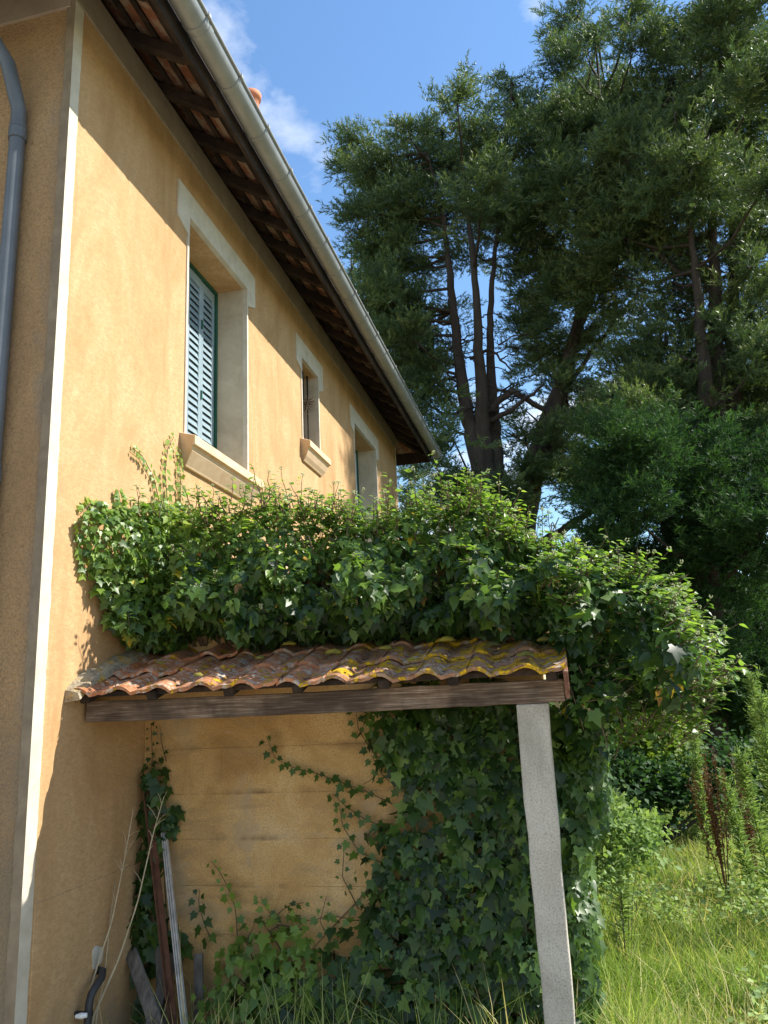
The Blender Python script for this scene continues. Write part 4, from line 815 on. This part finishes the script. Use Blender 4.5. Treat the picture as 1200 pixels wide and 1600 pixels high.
# shrubs behind the meadow
def shrub(label, spots, foliage_mat, seed, dens, tb, ls=(.5, .8)):
    r = np.random.default_rng(seed); c0 = at(*spots[0][:3]); root = empty('shrub', (c0[0], c0[1], 0), label, 'shrub'); pos, st = [], MB()
    for px, py, Y, rp in spots:
        c = at(px, py, Y); R = rp*Y/FPX; c[2] = max(c[2], .2)
        for k in range(int(dens*R*R)+4): u = r.normal(size=3); u /= np.linalg.norm(u); p = c+u*R*r.random()**.4; p[2] = max(p[2], .08); pos.append(p)
        st.tube([(c0[0], c0[1], 0), (c0+c)/2*(1,1,.6), c], np.array([.03,.02,.008])*(ls[1]*1.2 if ls[1] > .4 else .07), 5, False)
    pos = np.array(pos); k = len(pos); Mx = frames(np.array((0,0,1.))+r.normal(0, .5, (k, 3)), r.normal(size=(k, 3))); wh = r.integers(0, 3, k)
    build('stems', st, M['bark'], root, kind='stuff')
    cloud_obj('foliage', [scatter(BROAD[i][0], BROAD[i][1], Mx[wh == i], pos[wh == i], r.uniform(*ls, (wh == i).sum()), np.clip(tb+r.normal(0, .12, (wh == i).sum()), 0, 1), BROAD[i][2]) for i in range(3)], M[foliage_mat], root)
shrub('sunlit yellow-green bush behind the right end of the ivy', [(1015,1130,10.5,40),(985,1160,10.5,36),(1040,1170,10.7,34),(1010,1190,10.3,36)], 'lime', 61, 330, .5, (.4, .62))
shrub('low dark undergrowth behind the meadow below the yellow-green bush', [(1000,1225,9.8,36),(960,1210,9.8,34),(1050,1225,10,38),(1110,1215,10.4,44),(1170,1215,10.8,46),(1220,1200,11,46),(940,1250,9,30)], 'broad', 62, 240, .45, (.45, .7))
shrub('light green bramble sprawling at the foot of the wall end', [(955,1285,5.6,20),(985,1305,5.7,15),(938,1320,5.5,18),(1015,1290,5.9,9),(930,1370,5.4,15),(1000,1325,5.6,8),(965,1345,5.5,10)], 'weed', 63, 2600, .55, (.2, .36))
# distant tiled house
fh = empty('distant_house', tuple(at(930, 870, 34)*(1,1,0)), 'far tiled house roof glimpsed between the tree trunk and the dark tree', 'house'); c = at(935, 872, 34)
build('wall', MB().box(c[0]-2.5, c[0]+5, c[1], c[1]+6, 0, c[2]-.6), M['plaster'], fh)
build('roof', MB().add([(c[0]-2.9,c[1]-.5,c[2]-.7),(c[0]+5.4,c[1]-.5,c[2]-.7),(c[0]+5.4,c[1]+3,c[2]+.45),(c[0]-2.9,c[1]+3,c[2]+.45),(c[0]+5.4,c[1]+6.5,c[2]-.7),(c[0]-2.9,c[1]+6.5,c[2]-.7)], [(0,1,2,3),(3,2,4,5)]), M['pot'], fh)

# ------------------------------------------------------------ meadow
def blade(bend, seg=3, wd=.0045):
    V, F = [], []
    for i in range(seg+1):
        s = i/seg; w_ = wd*(1-s**1.6)+.0004; V += [(-w_, bend*s*s, s*(1-.35*bend*s)), (w_, bend*s*s, s*(1-.35*bend*s))]
    for i in range(seg): F += [(2*i, 2*i+1, 2*i+3), (2*i, 2*i+3, 2*i+2)]
    return np.array(V), np.array(F)
BL = [blade(b) for b in (.15, .4, .7, 1.0)]
def grass(name, n, xf, yf, hf, tb, seed, wscale=1.0, label='', ts=.2, lean=.75):
    r = np.random.default_rng(seed); y = yf(r, n); x = xf(r, n, y); h = hf(r, n, x, y); a = r.uniform(0, 6.28, n); le = r.normal(0, lean, (n, 2)); parts = []
    up = np.column_stack([le, np.ones(n)]); Mx = frames(up, np.column_stack([np.cos(a), np.sin(a), np.zeros(n)])); tn = np.clip(tb+ts*vnoise(x, y, 2.5, seed)+r.normal(0, .14, n), 0, 1); wh = r.integers(0, 4, n)
    sc = np.column_stack([h, h, h])
    for i in range(4):
        m = wh == i; V, F = BL[i]; k = m.sum(); W = wscale*r.uniform(.7, 1.5, k)/h[m]; L_ = np.repeat(V[None], k, 0)*np.stack([W, np.ones(k), np.ones(k)], 1)[:, None, :]
        P = np.einsum('kij,knj->kni', Mx[m], L_)*h[m][:, None, None]+np.column_stack([x[m], y[m], np.zeros(k)-.01])[:, None, :]
        parts.append((P.reshape(-1, 3), (F[None]+np.arange(k)[:, None, None]*len(V)).reshape(-1, 3), np.repeat(tn[m], len(V))))
    V, T, A = merge(parts); o = link(name, fastmesh(name, V, T, A), M['grass']); setp(o, label, 'grass', kind='stuff')
grass('grass', 150000, lambda r, n, y: 2.5+r.random(n)*(1.2+.42*(y-4)), lambda r, n: 4.3+10*r.random(n)**1.5, lambda r, n, x, y: np.clip(r.normal(.165, .06, n)+.08*vnoise(x, y, 3, 9), .05, .50)*(1+.5*np.exp(-((x-2.6)/.25)**2)), .53, 71, 0.85, 'long sunlit meadow grass right of the concrete post')
grass('dry_grass', 9000, lambda r, n, y: 2.6+r.random(n)*(1.0+.40*(y-4)), lambda r, n: 4.4+9*r.random(n)**1.4, lambda r, n, x, y: np.clip(r.normal(.25, .10, n), .08, .6), .92, 72, .75, 'dry straw stems standing among the meadow grass', .1)
grass('shade_grass', 1100, lambda r, n, y: .12+r.random(n)**.7*2.25, lambda r, n: 3.55+.75*r.random(n)**.8, lambda r, n, x, y: np.clip(r.normal(.48, .14, n), .2, .86), .72, 73, .8, 'tall grass growing in the shade under the canopy', .3, .25)

# low broadleaf weeds among the grass
rw = np.random.default_rng(101); nw = 420; yw = 4.5+9*rw.random(nw)**1.4; xw_ = 2.6+rw.random(nw)*(1.0+.40*(yw-4)); cl = vnoise(xw_, yw, 2.2, 55) > .05; xw_, yw = xw_[cl], yw[cl]; nw = len(xw_)
ww = cloud_obj('broadleaf_weeds', [scatter(BROAD[i][0], BROAD[i][1], frames(np.array((0,0,1.))+rw.normal(0, .25, (nw, 3)), rw.normal(size=(nw, 3))), np.column_stack([xw_+rw.normal(0, .1, nw), yw, rw.uniform(.08, .26, nw)]), rw.uniform(.22, .42, nw), np.clip(.6+rw.normal(0, .18, nw), 0, 1), BROAD[i][2]) for i in range(2)], M['weed'], None)
setp(ww, 'low broad-leaved weeds scattered through the meadow grass', 'weeds')
# tall weeds
def horseweed(px, Y, top, label, seed, lean=(0, 0), red=False):
    r = np.random.default_rng(seed); tp = at(px, top, Y); b = np.array((tp[0]-lean[0], Y, 0.)); H = tp[2]; root = empty('weed', tuple(b), label, 'weed', 'tall weeds in the meadow')
    C = np.array([b+(tp-b)*s+np.array((.02*math.sin(s*5), 0, 0)) for s in np.linspace(0, 1, 12)]); build('stem', MB().tube(C, np.linspace(.007, .002, 12), 6), M['weed'], root)
    n = int(420*H); s = r.random(n)**.8*.85+.15; a = r.uniform(0, 6.28, n); p = np.array([np.interp(s, np.linspace(0, 1, 12), C[:, j]) for j in range(3)]).T; d = np.column_stack([np.cos(a), np.sin(a), r.uniform(.35, 1.0, n)])
    ln = (.13-.06*s)*r.uniform(.6, 1.2, n); T = np.array([(0,0,0),(.09,.4,.02),(0,1,-.15),(-.09,.4,.02)]); F = np.array([(0,1,2),(0,2,3)]); Mx = frames(np.cross(d, np.column_stack([-np.sin(a), np.cos(a), np.zeros(n)])), d)
    parts = [scatter(T, F, Mx, p, ln, np.clip(.55+r.normal(0, .2, n), 0, 1))]
    m = 30                                            # flowering side branches near the top
    for k in range(m):
        s0 = r.uniform(.55, .97); q = b+(tp-b)*s0; aa = r.uniform(0, 6.28); dd = np.array((math.cos(aa)*.5, math.sin(aa)*.5, .9)); L_ = .28*(1.15-s0)+.06; kk = 12; ss = np.linspace(.2, 1, kk)[:, None]; pp_ = q+dd*L_*ss
        parts.append(scatter(T, F, frames(r.normal(size=(kk, 3)), dd+r.normal(0, .6, (kk, 3))), pp_, np.full(kk, .05), np.clip(.6+r.normal(0, .15, kk), 0, 1)))
    cloud_obj('leaves', parts, M['weed'], root)
for i, (px, Y, top, lab) in enumerate([(1176,6.6,1052,'tallest feathery green weed at the right edge of the meadow'),(1194,6.3,1085,'feathery green weed cut by the right picture edge'),(1134,7.6,1215,'shorter green weed left of the tallest one'),(1082,9.0,1110,'thin distant green weed beside the brown dock'),(958,5.9,1240,'small green weed beside the bramble at the wall end'),(1160,7.2,1180,'green weed leaning behind the tallest one')]): horseweed(px, Y, top, lab, 80+i, (r3.normal(0, .08), 0))
def dock(px, Y, top, label, seed, spread):
    r = np.random.default_rng(seed); tp = at(px, top, Y); b = np.array((tp[0]+.03, Y, 0.)); root = empty('dock_plant', tuple(b), label, 'weed', 'brown dock plants in the meadow'); st = MB(); parts = []
    T = np.array([(0,0,0),(.4,.4,0),(0,1,0),(-.4,.4,0)]); F = np.array([(0,1,2),(0,2,3)])
    for k in range(9):
        e = tp+np.array((r.normal(0, spread), r.normal(0, spread), r.uniform(-.35, .03))); C = np.array([b+(e-b)*s+np.array((0,0,0)) for s in np.linspace(0, 1, 8)]); st.tube(C, np.linspace(.006, .002, 8), 5, False)
        n = 190; s = r.uniform(.38, 1, n); p = np.array([np.interp(s, np.linspace(0, 1, 8), C[:, j]) for j in range(3)]).T+r.normal(0, .017, (n, 3)); parts.append(scatter(T, F, frames(r.normal(size=(n, 3)), r.normal(size=(n, 3))), p, r.uniform(.012, .026, n), np.clip(.35+r.normal(0, .25, n), 0, 1)))
    build('stems', st, M['rust'], root, kind='stuff'); cloud_obj('seed_heads', parts, M['dock'], root)
dock(1100, 7.6, 1172, 'rusty brown dock gone to seed in the middle of the meadow', 91, .09)
dock(1150, 8.2, 1180, 'darker brown dock right of the larger one', 92, .06)
dock(1085, 9.3, 1200, 'thin brown dock behind the larger one', 93, .04)
